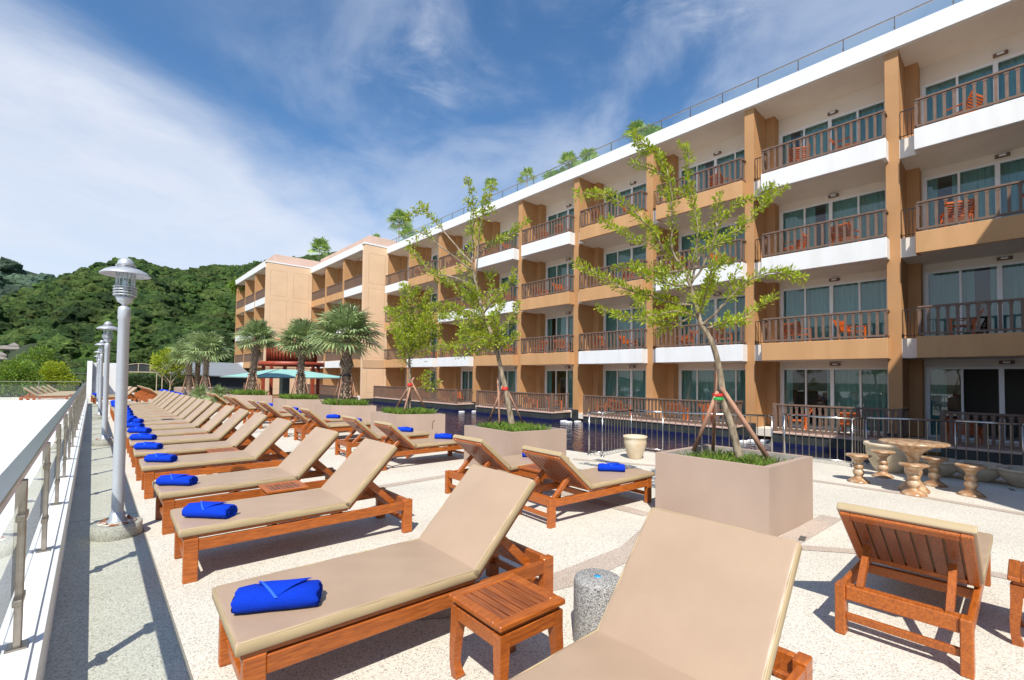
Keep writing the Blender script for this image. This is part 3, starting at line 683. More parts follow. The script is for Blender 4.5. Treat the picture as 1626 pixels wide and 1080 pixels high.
def make_table():
    t = empty('side_table'); H = .45; W = .23
    b = MB()
    for s in (-1, 1):
        b.box(-W, W, s*(W-.03)-.03, s*(W-.03)+.03, H-.03, H, .006); b.box(s*(W-.03)-.03, s*(W-.03)+.03, -W+.061, W-.061, H-.0305, H-.0005, .006)
    b.build('table_top', M['teak'], t)
    b = MB(); n = 7; sw = (2*W-.12)/n
    for i in range(n): x = -W+.06+i*sw; b.box(x+.004, x+sw-.004, -W+.061, W-.061, H-.022, H-.005, .002)
    b.build('slats', M['teaktop'], t)
    b = MB()
    b.box(-W+.025, W-.025, -W+.025, W-.025, H-.055, H-.03, .003)
    for s in (-1, 1):
        b.box(-W+.07, W-.07, s*(W-.03)-.014, s*(W-.03)+.014, H-.13, H-.057, .004); b.box(s*(W-.03)-.014, s*(W-.03)+.014, -W+.07, W-.07, H-.1305, H-.0575, .004)
    b.build('apron', M['teak'], t)
    for sx in (-1, 1):
        for sy in (-1, 1):
            lb = MB(); pr = [(0, .062, .0), (.1, .058, .0), (.22, .05, -.004), (.30, .044, -.003), (.345, .048, .000), (.375, .056, .004), (.392, .050, .004)]
            vs = []; fs = []
            for q, (dz, w_, off) in enumerate(pr):
                z = H-.057-dz; cx = sx*(W-.012-w_/2+(-off)); cy = sy*(W-.012-w_/2+(-off)); h = w_/2
                for (a_, c_) in ((-1, -1), (1, -1), (1, 1), (-1, 1)): vs.append((cx+a_*h, cy+c_*h, z))
            for q in range(len(pr)-1):
                for i in range(4): fs.append((q*4+i, q*4+(i+1) % 4, (q+1)*4+(i+1) % 4, (q+1)*4+i)[::-1])
            fs += [(0, 1, 2, 3), tuple((len(pr)-1)*4+i for i in (3, 2, 1, 0))]
            lb.add(vs, fs); lb.build('leg', M['teak'], t)
    return t
table0 = make_table()
used = {'A': False, 'B': False, 'T': False, 'W': False}
def put(proto, key, loc, rz, s, label, cat, group):
    if not used[key]: o = proto; used[key] = True
    else: o = copy_tree(proto)
    o.location = loc; o.rotation_euler = (0, 0, rz); o.scale = (s, s, s)
    return tag(o, label, cat, group)
ORD = ['first', 'second', 'third', 'fourth', 'fifth', 'sixth', 'seventh', 'eighth', 'ninth', 'tenth', 'eleventh', 'twelfth', 'thirteenth', 'fourteenth', 'fifteenth', 'sixteenth', 'seventeenth', 'eighteenth', 'nineteenth', 'twentieth', 'twenty-first', 'twenty-second', 'twenty-third', 'twenty-fourth']
def towel_on(lo, x, y, rz, s, label, big=1.0):
    o = lo
    M_ = Matrix.Translation(o.location) @ Matrix.Rotation(o.rotation_euler[2], 4, 'Z') @ Matrix.Scale(s, 4)
    p = M_ @ Vector((x, y, .4365))
    k = put(towel0, 'W', p, o.rotation_euler[2]+rz, random.uniform(.93, 1.04)*big, label, 'towel', 'blue towels rolled on the loungers')
    return k
LEFT = [(.68, 0, .57), (2.40, -2.3, .56), (4.43, -1.5, .575), (5.92, .3, .57), (7.75, -1, .55), (9.15, -2, .55), (10.5, -1.5, .56), (11.78, .5, .57),
        (13.15, -1, .56), (14.4, 0, .57), (15.55, 1, .56), (16.8, -1, .56), (18.0, 0, .56), (19.25, -1, .57), (20.5, 1, .56), (21.8, 0, .56), (23.2, -1, .56), (24.6, 0, .57)]
for i, (yn, a, x) in enumerate(LEFT):
    lab = 'foreground teak lounger with a large beige cushion, its foot cut off by the picture edge' if i == 0 else \
        'teak lounger with beige cushions, %s one with a towel in the left row' % ORD[i-1]
    s = 1.0
    lo = put(loungerA, 'A', (x, yn+.368, 0), R(a), s, lab, 'sun lounger', 'sun loungers in the long left row')
    if i: towel_on(lo, .20 if i < 3 else .17+random.uniform(-.03, .05), -.12 if i < 3 else random.uniform(-.12, .0), R(-26 if i == 1 else random.uniform(-46, -36)), s,
                   'royal blue towel rolled on the foot of the %s towelled lounger of the left row' % ORD[i-1], 1.12 if i == 1 else 1.04)
RIGHT = [(.54, 0, 3.66), (3.83, -4, 3.77), (5.22, -1, 3.74), (7.85, -1.5, 3.78), (9.35, -1, 3.78), (12.15, -2, 3.82), (13.5, 0, 3.8), (16.0, 1, 3.8), (17.3, 0, 3.78), (20.2, 0, 3.8), (21.5, 1, 3.8), (23.9, 0, 3.8), (25.2, 0, 3.8)]
for i, (yc, a, x) in enumerate(RIGHT):
    s = .925
    lab = 'teak lounger at the right edge, seen from behind with its slatted back raised' if i == 0 else \
        'teak lounger turned away with slatted back raised, %s of the row before the planters' % ORD[i-1]
    xx = x+2.0*s*math.cos(R(a)); yy = yc+2.0*s*math.sin(R(a))
    lo = put(loungerB, 'B', (xx, yy, 0), R(180+a), s, lab, 'sun lounger', 'sun loungers in the row before the planters')
    towel_on(lo, (.62 if i == 0 else .42)+random.uniform(-.03, .03), -.02+random.uniform(-.05, .05), R(180-46+random.uniform(-6, 6)), s,
             'blue towel on the lounger at the right edge, mostly hidden by its backrest' if i == 0 else 'royal blue towel rolled on the %s lounger of the row before the planters' % ORD[i-1])
FAR = [(2.25, 33.2+1.15*i) for i in range(9)]
for i, (x, yc) in enumerate(FAR):
    lo = put(loungerB, 'B', (x+1.85, yc, 0), R(180), .925, 'teak sun lounger far down the deck by the hedge, %s of the far row' % ORD[i], 'sun lounger', 'sun loungers at the far end of the deck')
    towel_on(lo, .3, 0, R(180), .925, 'blue towel on the %s lounger of the far row by the hedge' % ORD[i])
for i, (x, y) in enumerate(((.1, 33.0), (.0, 35.2))):
    lo = put(loungerA, 'A', (x, y, 0), R(8), .95, 'teak sun lounger behind the lamp posts, %s to the white wall' % ['farther', 'nearest'][i], 'sun lounger', 'sun loungers in front of the white wall')
    towel_on(lo, .2, 0, 0, .95, 'blue towel on the lounger behind the lamp posts, %s to the white wall' % ['farther', 'nearest'][i])
for i in range(5):
    lo = put(loungerB, 'B', (-1.0+.15*i, 36.6+1.5*i, .0), R(180), .95, 'weathered lounger beyond the white slab and glass railing, %s from its near edge' % ORD[i], 'sun lounger', 'sun loungers on the deck beyond the white slab')
for i, (x, y) in enumerate(((1.72, 1.93), (1.62, 5.58), (1.62, 8.86), (1.62, 11.5), (1.62, 14.12), (1.64, 16.55), (1.64, 19.0), (1.64, 21.55))):
    put(table0, 'T', (x, y, 0), R(-2 if i else -1.5), 1.0 if i == 0 else .92, 'square teak side table in the foreground, beside the speckled bollard' if i == 0 else 'square teak table between loungers of the left row, %s behind the front one' % ORD[i-1], 'side table', 'teak side tables between the loungers')
for i, (x, y) in enumerate(((4.6, 4.5), (4.6, 8.6), (4.6, 12.85), (4.6, 16.65), (4.55, -.12))):
    put(table0, 'T', (x, y, 0), 0, .95, 'teak side table cut off at the right picture edge' if i == 4 else 'teak side table between two loungers before the planters, %s such pair' % ORD[i], 'side table', 'teak side tables between the loungers')

# speckled bollard
b = MB(); b.lathe([(0, 0), (.150, 0), (.152, .02), (.149, .37), (.142, .392), (.125, .40), (0, .402)], seg=36)
bo = b.build('stone_bollard', M['granite'], None, (2.40, 1.83, 0)); tag(bo, 'speckled grey granite bollard with a blue dot on top, beside the foreground lounger', 'bollard')
b = MB(); b.lathe([(0, .4035), (.022, .4035), (.022, .402)], seg=20); b.build('blue_marker', M['bluedot'], bo)

# ------------------------------------------------------------------ parapet, glass railing, white slab
b = MB(); b.prism([(-.46, -3.2), (-.185, -3.2), (-.185, 33.5), (-.46, 33.5)], -1.2, .318)
b.prism([(-.1855, -3.2), (-.15, -3.2), (-.15, 33.5), (-.1855, 33.5)], -.01, .305)
tag(b.build('parapet_wall', M['white']), 'low white parapet wall carrying the steel and glass railing on the left', 'wall')
gr = empty('glass_railing', (-.26, 1, .32), label='long steel and glass railing along the left edge of the deck', cat='railing')
def gpart(b, n, m_, par=None):
    o = b.build(n, m_, par if par is not None else gr)
    if par is None: o.matrix_parent_inverse = Matrix.Translation((.26, -1, -.32))
    return o
b = MB(); b.box(-.315, -.235, -2.5, 33.2, 1.125, 1.165, .006); gpart(b, 'handrail', M['steel'])
y = 3.295-1.65*3; k = 0
while y < 33:
    b = MB()
    for s in (-1, 1): b.box(-.262, -.222, y+s*.022-.006, y+s*.022+.006, .32, 1.125, .002)
    b.box(-.30, -.20, y-.045, y+.045, .321, .328)
    for z in (.55, .95): b.box(-.256, -.218, y-.075, y+.075, z-.016, z+.016, .004); b.tube([(-.232, y-.04, z), (-.232, y+.04, z)], .009, 8)
    gpart(b, 'post', M['steelpost'])
    b = MB(); b.add([(-.236, y+.05, .40), (-.236, y+1.60, .40), (-.236, y+1.60, 1.04), (-.236, y+.05, 1.04)], [(0, 1, 2, 3)]); gpart(b, 'glass_panel', M['railglass'])
    y += 1.65; k += 1
# white slab beyond the rail
b = MB(); b.box(-30, -.465, -10, 33.4, -.5, .26, .02)
tag(b.build('white_roof_slab', M['slabwhite']), 'wide flat white roof slab lying beyond the left railing', 'roof')
b = MB(); b.box(-30, -.5, 33.41, 52, -.4, -.01); tag(b.build('lower_deck', M['deck']), kind='structure')
# cross railing at the end of the slab
cr = empty('cross_railing', (-2, 33.2, .26), label='clear glass railing crossing the far edge of the white slab', cat='railing')
b = MB(); b.box(-16, 1.6, -.02, .02, .92, .95)
for i in range(12): x = -16+i*1.6; b.box(x-.015, x+.015, -.015, .015, 0, .92)
b.build('frame', M['steelpost'], cr)
b = MB(); b.add([(-16, .01, .06), (1.5, .01, .06), (1.5, .01, .9), (-16, .01, .9)], [(0, 1, 2, 3)]); b.build('glass_panel', M['railglass'], cr)
b = MB(); b.box(-9.5, 9.5, -.02, .02, 1.0, 1.04); b.box(-9.5, 9.5, -.02, .02, .5, .52)
for i in range(11): x = -9.5+i*1.9; b.box(x-.02, x+.02, -.02, .02, -.2, 1.0)
tag(b.build('metal_railing', M['steelpost'], None, (-9.8, 48, .6)), 'thin metal railing behind the loungers beyond the white slab', 'railing')

# ------------------------------------------------------------------ lamp posts
def make_lamp():
    t = empty('lamp_post')
    b = MB(); b.lathe([(0, 0), (.20, 0), (.205, .01), (.205, .13), (.19, .135), (0, .136)], seg=36); b.build('pedestal', M['concrete'], t)
    b = MB(); b.lathe([(0, .137), (.155, .137), (.155, .148), (0, .1485)], seg=32)
    for i in range(4):
        a = PI/4+i*PI/2; b.lathe([(.012, .148), (.012, .168), (0, .168)], (.13*math.cos(a), .13*math.sin(a), 0), 8)
    b.build('base_plate', M['rust'], t)
    b = MB(); b.lathe([(.085, .149), (.085, .16), (.066, .17), (.062, .235), (.052, .24), (.05, .25), (.048, 2.20), (.053, 2.205), (.053, 2.30), (.047, 2.33), (.026, 2.345), (0, 2.345)], seg=28); b.build('pole', M['silver'], t)
    cup = MB(); cup.lathe([(0.0221, 2.34), (0.0237, 2.36), (0.0592, 2.385), (0.0727, 2.42), (0.0743, 2.44), (0, 2.441)], seg=28)
    cup.build('lamp_cup', M['silver'], t)
    hd = MB(); hd.lathe([(0.058, 2.765), (0.058, 2.74), (0.0822, 2.735), (0.1264, 2.725), (0.1738, 2.70), (0.2070, 2.668), (0.2086, 2.66), (0.2038, 2.66), (0.1580, 2.688), (0.0790, 2.708)], seg=40)
    hd.lathe([(0.0000, 2.845), (0.0237, 2.842), (0.0474, 2.828), (0.0648, 2.803), (0.0711, 2.775), (0.0711, 2.765), (0.058, 2.765)], seg=40)
    lamp_head = hd.build('lamp_head', M['silver'], t)
    b = MB()
    for z in (2.455, 2.483, 2.511, 2.539): b.lathe([(0.0784, z-.006), (0.0976, z-.006), (0.0976, z+.004), (0.0784, z+.004), (0.0784, z-.006)], seg=32)
    for z in (2.742, 2.758): b.lathe([(0.0680, z-.003), (0.0848, z-.003), (0.0848, z+.003), (0.0680, z+.003)], seg=32)
    for i in range(14):
        a = 2*PI*i/14; b.box(.078*math.cos(a)-.003, .078*math.cos(a)+.003, .078*math.sin(a)-.003, .078*math.sin(a)+.003, 2.44, 2.70)
    b.build('cage', M['silver'], lamp_head)
    b = MB(); b.lathe([(0.0648, 2.442), (0.0664, 2.70)], seg=24); b.build('lamp_glass', M['lampglass'], lamp_head)
    b = MB(); b.lathe([(0, 2.442), (0.0174, 2.442), (0.0190, 2.50), (0.0253, 2.55), (0.0221, 2.60), (0, 2.62)], seg=14); b.build('bulb', M['frame'], lamp_head)
    return t
lamp0 = make_lamp()
for i, (x, y) in enumerate(((.225, 6.22), (.235, 14.15), (.225, 22.4), (.22, 30.5), (.215, 38.6))):
    o = lamp0 if i == 0 else copy_tree(lamp0); o.location = (x, y, 0); o.rotation_euler[2] = i*1.1
    tag(o, ['tall silver lamp post nearest the camera, its whole lantern against the hill', 'second silver lamp post from the camera on the pebbled strip', 'third silver lamp post along the railing', 'fourth silver lamp post, slender in the distance', 'farthest silver lamp post by the white wall'][i], 'lamp post', 'silver lamp posts along the railing')

# ------------------------------------------------------------------ foliage tools
def leaves_mesh(name, C, D, ln, wd_, mt, parent=None, up_bias=.3, fold=.25):
    """one four-sided leaf per centre C along direction D"""
    C = np.asarray(C, float); D = np.asarray(D, float); n = len(C)
    D /= np.linalg.norm(D, axis=1)[:, None]+1e-9
    rv = rng.normal(size=(n, 3)); rv[:, 2] += up_bias*3
    Sd = np.cross(D, rv); Sd /= np.linalg.norm(Sd, axis=1)[:, None]+1e-9; Nn = np.cross(Sd, D)
    l = (ln*rng.uniform(.7, 1.25, n))[:, None]; w = (wd_*rng.uniform(.75, 1.2, n))[:, None]
    V = np.stack([C, C+D*l*.58+Sd*w*.5+Nn*w*fold, C+D*l, C+D*l*.58-Sd*w*.5+Nn*w*fold], 1).reshape(-1, 3)
    Fc = np.arange(4*n).reshape(n, 4)
    # origin at the parent's
    return fastmesh(name, V, Fc, mt, parent)
def smooth_path(pts, n=6):
    out_ = []; P_ = [Vector(p) for p in pts]
    for i in range(len(P_)-1):
        p0 = P_[max(i-1, 0)]; p1 = P_[i]; p2 = P_[i+1]; p3 = P_[min(i+2, len(P_)-1)]
        for k in range(n):
            t = k/n; out_.append(.5*((2*p1)+(-p0+p2)*t+(2*p0-5*p1+4*p2-p3)*t*t+(-p0+3*p1-3*p2+p3)*t**3))
    out_.append(P_[-1]); return out_
def branch_leaves(path, dens, spread, start=0.0, outw=.75, ln=.06):
    C = []; D = []; tot = sum((path[i+1]-path[i]).length for i in range(len(path)-1)); acc = 0
    for i in range(len(path)-1):
        a, c = path[i], path[i+1]; seg = (c-a).length; d = (c-a).normalized()
        k = np.random.default_rng(int(abs(a.x*1000+a.z*777)) % 99991).poisson(dens*seg)
        for _ in range(k):
            t = random.random(); f = (acc+seg*t)/tot
            if f < start: continue
            rv = Vector((random.gauss(0, 1), random.gauss(0, 1), random.gauss(0, 1))); rv = (rv-d*rv.dot(d)).normalized()
            o = a+(c-a)*t+rv*abs(random.gauss(0, spread))*(1.15-.55*f)
            C.append(o); dd = d*random.uniform(.2, 1.0)+rv*outw+Vector((0, 0, random.uniform(-.1, .35))); D.append(dd)
        acc += seg
    return C, D
def traced_tree(name, base, D0, trunk, branches, rtrunk, leafm, dens, spread, ln, wd_, twigs, label, stakes, seed, flen=.9, relax=1.0):
    random.seed(seed)
    t = empty(name, base, label=label, cat='tree'); inv = Matrix.Translation(-Vector(base))
    def loc(px, py, dd=0.0): return atd(px, py, D0+dd)-Vector(base)
    tp = [Vector((0, 0, -.05))]+[loc(*p) for p in trunk]
    sp = smooth_path(tp, 5); n = len(sp)
    b = MB(); b.tube(sp, [rtrunk*(1-.62*i/(n-1))*(1+.25*max(0, 1-i/3)) for i in range(n)], 10); tr = b.build('trunk', M['bark'], t)
    bb = MB(); C = []; Dr = []
    for br in branches:
        pts = [loc(*p) for p in br['p']]; sp = smooth_path(pts, 5); n = len(sp); r0 = br.get('r', rtrunk*.32)
        sp = [p+Vector((random.gauss(0, .006), random.gauss(0, .006), random.gauss(0, .006))) for p in sp]
        bb.tube(sp, [max(r0*(1-.88*i/(n-1)), .003) for i in range(n)], 7)
        c, d = branch_leaves(sp, dens*br.get('d', 1), spread, br.get('s', .12), ln=ln); C += c; Dr += d
        L_ = sum((sp[i+1]-sp[i]).length for i in range(n-1))
        for q in range(int(twigs*L_*br.get('t', 1))):
            i = random.randint(int(n*br.get('s', .12)), n-2); a = sp[i]; d = (sp[i+1]-sp[i]).normalized()
            rv = Vector((random.gauss(0, 1), random.gauss(0, 1), random.gauss(0, .8))); rv = (rv-d*rv.dot(d)).normalized()
            tl = random.uniform(.12, .42)*flen*(1-.5*i/n); e = a+(d*.75+rv*.8+Vector((0, 0, .15))).normalized()*tl; mi_ = (a+e)/2+Vector((0, 0, .02))
            tw_ = smooth_path([a, mi_, e], 3); bb.tube(tw_, [.006, .005, .004, .0035, .003, .0025, .002], 5)
            c, d2 = branch_leaves(tw_, dens*1.0, spread*.8, .1, ln=ln); C += c; Dr += d2
    bb.build('branches', M['bark'], t)
    leaves_mesh('crown', np.array([tuple(c) for c in C]), np.array([tuple(d) for d in Dr]), ln, wd_, leafm, t)
    for (a, c, r_) in stakes:
        b = MB(); pa = loc(*a); pc = loc(*c); b.tube([pa, (pa+pc)/2+Vector((.008, 0, 0)), pc], [r_, r_*.95, r_*.8], 8); b.build('stake', M['stake'], t)
    return t
def grass_tuft(poly4, z, n, h, label, group):
    P_ = [Vector((x, y)) for x, y in poly4]; V = []; Fc = []
    for i in range(n):
        u, v = random.uniform(.05, .95), random.uniform(.05, .95)
        p = P_[0]*(1-u)*(1-v)+P_[1]*u*(1-v)+P_[2]*u*v+P_[3]*(1-u)*v
        hh = h*random.uniform(.4, 1.2); a = random.uniform(0, 2*PI); w = .004; q = Vector((math.cos(a), math.sin(a)))*w; ln = Vector((random.gauss(0, .35), random.gauss(0, .35)))*hh
        k = len(V); V += [(p.x-q.x, p.y-q.y, z), (p.x+q.x, p.y+q.y, z), (p.x+ln.x*.4+q.x*.8, p.y+ln.y*.4+q.y*.8, z+hh*.6), (p.x+ln.x, p.y+ln.y, z+hh*.95)]; Fc.append((k, k+1, k+2, k+3))
    o = fastmesh('grass', V, Fc, M['grass']); return tag(o, label, 'grass', group, 'stuff')

# ------------------------------------------------------------------ planters
def planter(A, B, C, h, label, z_in=.10, grass=900, gh=.11, glabel='grass'):
    A, B, C = Vector(A), Vector(B), Vector(C); D = A+C-B; cen = (A+B+C+D)/4
    t = empty('planter', (cen.x, cen.y, 0), label=label, cat='planter', group='square planters along the pool edge')
    P4 = [A-cen, B-cen, C-cen, D-cen]; th = .075
    def inset(p): l = p.length; return p*(1-th*1.4/l)
    I4 = [inset(p) for p in P4]
    b = MB(); vs = []
    for z, Q in ((0, P4), (h, P4), (h+.0, I4), (h-z_in-.06, I4)): vs += [(q.x, q.y, z) for q in Q]
    fs = []
    for lvl in range(3):
        for i in range(4): fs.append((lvl*4+i, lvl*4+(i+1) % 4, (lvl+1)*4+(i+1) % 4, (lvl+1)*4+i))
    b.add(vs, fs)
    for q in range(8, 12): b.mi[q] = 1
    b.build('box', [M['planter'], M['rim']], t)
    b = MB(); b.add([(q.x, q.y, h-z_in) for q in I4], [(0, 1, 2, 3)]); b.build('soil', M['soil'], t)
    if grass:
        grass_tuft([(q.x*.92+cen.x, q.y*.92+cen.y) for q in I4], h-z_in, grass, gh, glabel, 'grass in the planters')
    return cen
random.seed(5)
c4 = planter((5.18, 3.08), (5.20, 1.79), (6.40, 1.72), .745, 'large beige planter nearest the camera holding the biggest young tree', .10, 900, .11, 'grass around the foot of the nearest planter tree')
c3 = planter((5.18, 7.05), (5.10, 5.64), (6.2, 5.42), .75, 'beige planter behind the slatted lounger backs, second from the camera', .04, 1600, .12, 'grass in the second planter from the camera')
c2 = planter((5.26, 11.15), (5.30, 9.89), (6.35, 9.42), .75, 'beige planter with a small bushy tree, third from the camera', .02, 1500, .15, 'long grass in the third planter from the camera')
c1 = planter((5.25, 15.2), (5.36, 14.05), (6.4, 13.2), .75, 'beige planter under the widest fan palm, fourth from the camera', .02, 1900, .2, 'long grass under the widest fan palm')
c0 = planter((5.2, 19.5), (5.3, 18.2), (6.4, 17.4), .76, 'beige planter under the middle fan palm, fifth from the camera', .02, 1900, .2, 'long grass under the middle fan palm')
cm = planter((4.5, 24.3), (4.6, 23.0), (5.8, 21.9), .76, 'beige planter under the slim fan palm, sixth from the camera', .02, 2500, .24, 'long grass under the slim fan palm')

# young trees with leaf-clad branches
def P(*a, **k): d = dict(p=list(a)); d.update(k); return d
D4 = depth_of((c4.x+.1, c4.y, .7)); b4 = atd(1174, 722, D4)
T4 = [P((1103, 477), (1092, 441), (1079, 418, .1), (1055, 400, .2), (1030, 387, .25), (1004, 379, .3), (952, 350, .4)),
      P((1092, 441), (1102, 407, -.1), (1107, 371, -.15), (1102, 324, -.2), (1092, 286, -.2), (1094, 252, -.25), (1087, 231, -.3), t=.7),
      P((1079, 418, .1), (1066, 394, .1), (1068, 356, .05), (1066, 317, 0), (1061, 278, 0), (1045, 247, 0), (1017, 223, 0), (1004, 208, .05), d=1.3),
      P((1061, 280), (1030, 267, .15), (1004, 260, .3), t=.6, r=.012),
      P((1055, 400, .2), (1042, 375, 0), (1030, 361, -.1), (1004, 335, -.25), (965, 311, -.4), (915, 306, -.6)),
      P((1103, 500), (1075, 513, .1), (1050, 510, .15), (1000, 505, .3), (947, 488, .45)),
      P((1100, 485), (1070, 482, -.15), (1033, 470, -.3), (983, 455, -.5), (950, 437, -.6), (913, 418, -.75), d=1.3),
      P((1113, 518), (1147, 487, -.2), (1163, 467, -.3), (1187, 447, -.4), (1220, 433, -.55), (1253, 438, -.7), (1276, 441, -.75), s=.3, d=1.2),
      P((1118, 522), (1145, 515, .2), (1170, 508, .35), (1200, 490, .5), (1236, 467, .6)),
      P((1097, 452), (1115, 400, .1), (1146, 379, .25), (1175, 363, .35), (1198, 340, .4), (1224, 316, .5), (1248, 296, .55), s=.2),
      P((1097, 452), (1128, 400, -.2), (1138, 361, -.3), (1155, 337, -.35), (1180, 319, -.4), (1212, 306, -.5), s=.3, t=.7),
      P((1138, 361, -.3), (1138, 335, -.3), (1141, 309, -.35), t=.5, r=.012),
      P((1085, 430), (1050, 432, .3), (1010, 425, .5), (975, 425, .7), d=1.2),
      P((1105, 480), (1130, 440, .4), (1145, 420, .6), (1170, 415, .8)),
      P((1097, 455), (1060, 450, -.3), (1030, 440, -.55), (1005, 420, -.7), d=1.2),
      P((1109, 505), (1075, 495, -.4), (1040, 500, -.7), (1010, 500, -.8)),
      P((1108, 500), (1120, 470, -.5), (1128, 440, -.75), (1130, 415, -.9)),
      P((1163, 467, -.3), (1160, 445, -.3), (1175, 425, -.35), r=.012)]
traced_tree('young_tree', b4, D4, [(1165, 690), (1150, 640), (1143, 590), (1131, 545), (1113, 513), (1103, 477), (1092, 441)], T4, .050, M['leaf'], 270, .033, .058, .021, 2.8,
            'young tree with a leaning pale trunk and leaf-clad branches in the nearest planter', [((1101, 716, .25), (1139, 622, -.04), .028), ((1221, 730, -.15), (1146, 616, -.05), .03), ((1132, 716, .55), (1138, 560, .05), .024)], 3)
# ribbons
for m_, dz, k in (('red', 627, 'red'), ('green', 633, 'green')):
    p = atd(1140, dz, D4); b = MB(); b.lathe([(.062, -.018), (.068, 0), (.062, .018)], (0, 0, 0), 16)
    tag(b.build('ribbon', M[m_], None, p), '%s ribbon tied round the stakes of the nearest planter tree' % k, 'ribbon')
D3 = depth_of((c3.x+.1, c3.y, .7)); b3_ = atd(813, 672, D3)
T3 = [P((750, 422), (750, 365, .1), (752, 338, .1), (750, 310, .1), (744, 290, .1)),
      P((756, 448), (760, 380, -.2), (766, 345, -.3), (778, 304, -.4), (783, 290, -.4), s=.4),
      P((750, 420), (706, 369, .2), (683, 342, .3), (668, 331, .35), (645, 345, .4), s=.5, t=.8),
      P((752, 430), (695, 388, -.3), (670, 370, -.4), (650, 395, -.5), s=.55, t=.5, d=.6),
      P((758, 455), (720, 440, .3), (687, 433, .5), (665, 410, .6), (649, 389, .7), s=.4, d=.7, t=.5),
      P((750, 412), (775, 391, .2), (795, 380, .3), (812, 372, .4), (839, 350, .5), s=.25),
      P((767, 498), (740, 470, .3), (715, 450, .5), (690, 432, .6)),
      P((767, 498), (790, 470, -.3), (805, 455, -.4), (818, 430, -.5)),
      P((780, 530), (750, 520, .3), (720, 505, .6), (700, 500, .8), d=1.3), P((780, 535), (750, 545, -.3), (715, 550, -.5), (700, 548, -.6), d=1.2),
      P((785, 545), (800, 520, .3), (815, 500, .5), (824, 480, .6)), P((770, 505), (745, 500, -.5), (715, 485, -.8), d=1.3), P((775, 515), (790, 495, .6), (800, 480, .9)),
      P((788, 560), (765, 555, .3), (740, 560, .5), (722, 565, .6), d=1.2), P((785, 545), (770, 520, 0), (757, 490, -.1), (735, 470, -.1), d=1.4), P((788, 558), (805, 545, -.2), (822, 530, -.3), d=1.1),
      P((780, 530), (760, 530, .8), (735, 525, 1.0), d=1.2), P((765, 490), (740, 415, .4), (725, 400, .5)), P((768, 500), (780, 465, .3), (775, 435, .4)), P((760, 470), (735, 450, -.4), (728, 420, -.5)),
      P((788, 556), (775, 538, -.6), (750, 535, -.9), (728, 528, -1.0), d=1.3), P((785, 550), (790, 525, -.4), (780, 500, -.6), d=1.3), P((767, 500), (755, 520, .2), (730, 540, .4), d=1.3)]
traced_tree('young_tree', b3_, D3, [(808, 645), (803, 619), (796, 590), (790, 562), (778, 525), (767, 498), (756, 450), (750, 420)], T3, .055, M['leafb'], 205, .055, .066, .030, 2.6,
            'tall young tree with sparse upper shoots in the second planter, before the white balconies', [((775, 672, .3), (798, 612), .02), ((793, 672, -.3), (790, 600), .018), ((830, 672, .1), (802, 612), .016)], 4)
p = atd(802, 617, D3); b = MB(); b.lathe([(.058, -.03), (.064, 0), (.05, .03)], (0, 0, 0), 9); tag(b.build('ribbon', M['red'], None, p), 'red ribbon tied round the trunk of the second planter tree', 'ribbon')
D2 = depth_of((c2.x+.1, c2.y, .7)); b2_ = atd(650, 652, D2)
T2 = [P((651, 565), (640, 530, .2), (625, 500, .3), (617, 488, .4), d=1.3), P((651, 565), (645, 520, -.2), (640, 480, -.3), (643, 462, -.3), d=1.3), P((651, 562), (665, 520, .2), (672, 480, .3), (685, 460, .4), d=1.3),
      P((651, 560), (675, 530, -.2), (695, 505, -.3), (712, 485, -.4), d=1.3), P((651, 565), (662, 545, .4), (685, 538, .6), (700, 532, .7), d=1.2), P((651, 568), (640, 550, -.4), (628, 530, -.6), (618, 522, -.7), d=1.3),
      P((651, 560), (655, 510, 0), (655, 480, 0), (662, 455, 0), d=1.4), P((651, 570), (665, 558, -.3), (685, 552, -.5), (697, 548, -.5), d=1.0), P((651, 560), (650, 530, .6), (645, 500, .9), d=1.4), P((651, 560), (670, 520, -.6), (680, 495, -.9), d=1.4),
      P((651, 560), (635, 515, .1), (628, 490, .1), d=1.5), P((651, 560), (660, 525, .5), (690, 515, .6), d=1.4), P((651, 560), (670, 510, .1), (700, 480, .1), d=1.2), P((651, 585), (640, 565, .2), (633, 545, .3), d=1), P((650, 640), (662, 620, -.2), (678, 612, -.3), (700, 608, -.4), s=.5, d=.8, r=.01)]
traced_tree('young_tree', b2_, D2, [(649, 625), (651, 600), (650, 575), (651, 558), (653, 535)], T2, .05, M['leafb'], 205, .10, .08, .036, 2.6,
            'small bushy young tree with a fan shaped crown in the third planter', [((628, 650, .4), (657, 600), .03), ((641, 655, -.3), (652, 612), .025), ((675, 650, .1), (650, 600), .028)], 9, 1.3)
p = atd(651, 611, D2); b = MB(); b.lathe([(.06, -.035), (.068, 0), (.055, .04)], (0, 0, 0), 9); tag(b.build('ribbon', M['red'], None, p), 'red ribbon tied round the stakes of the third planter tree', 'ribbon')

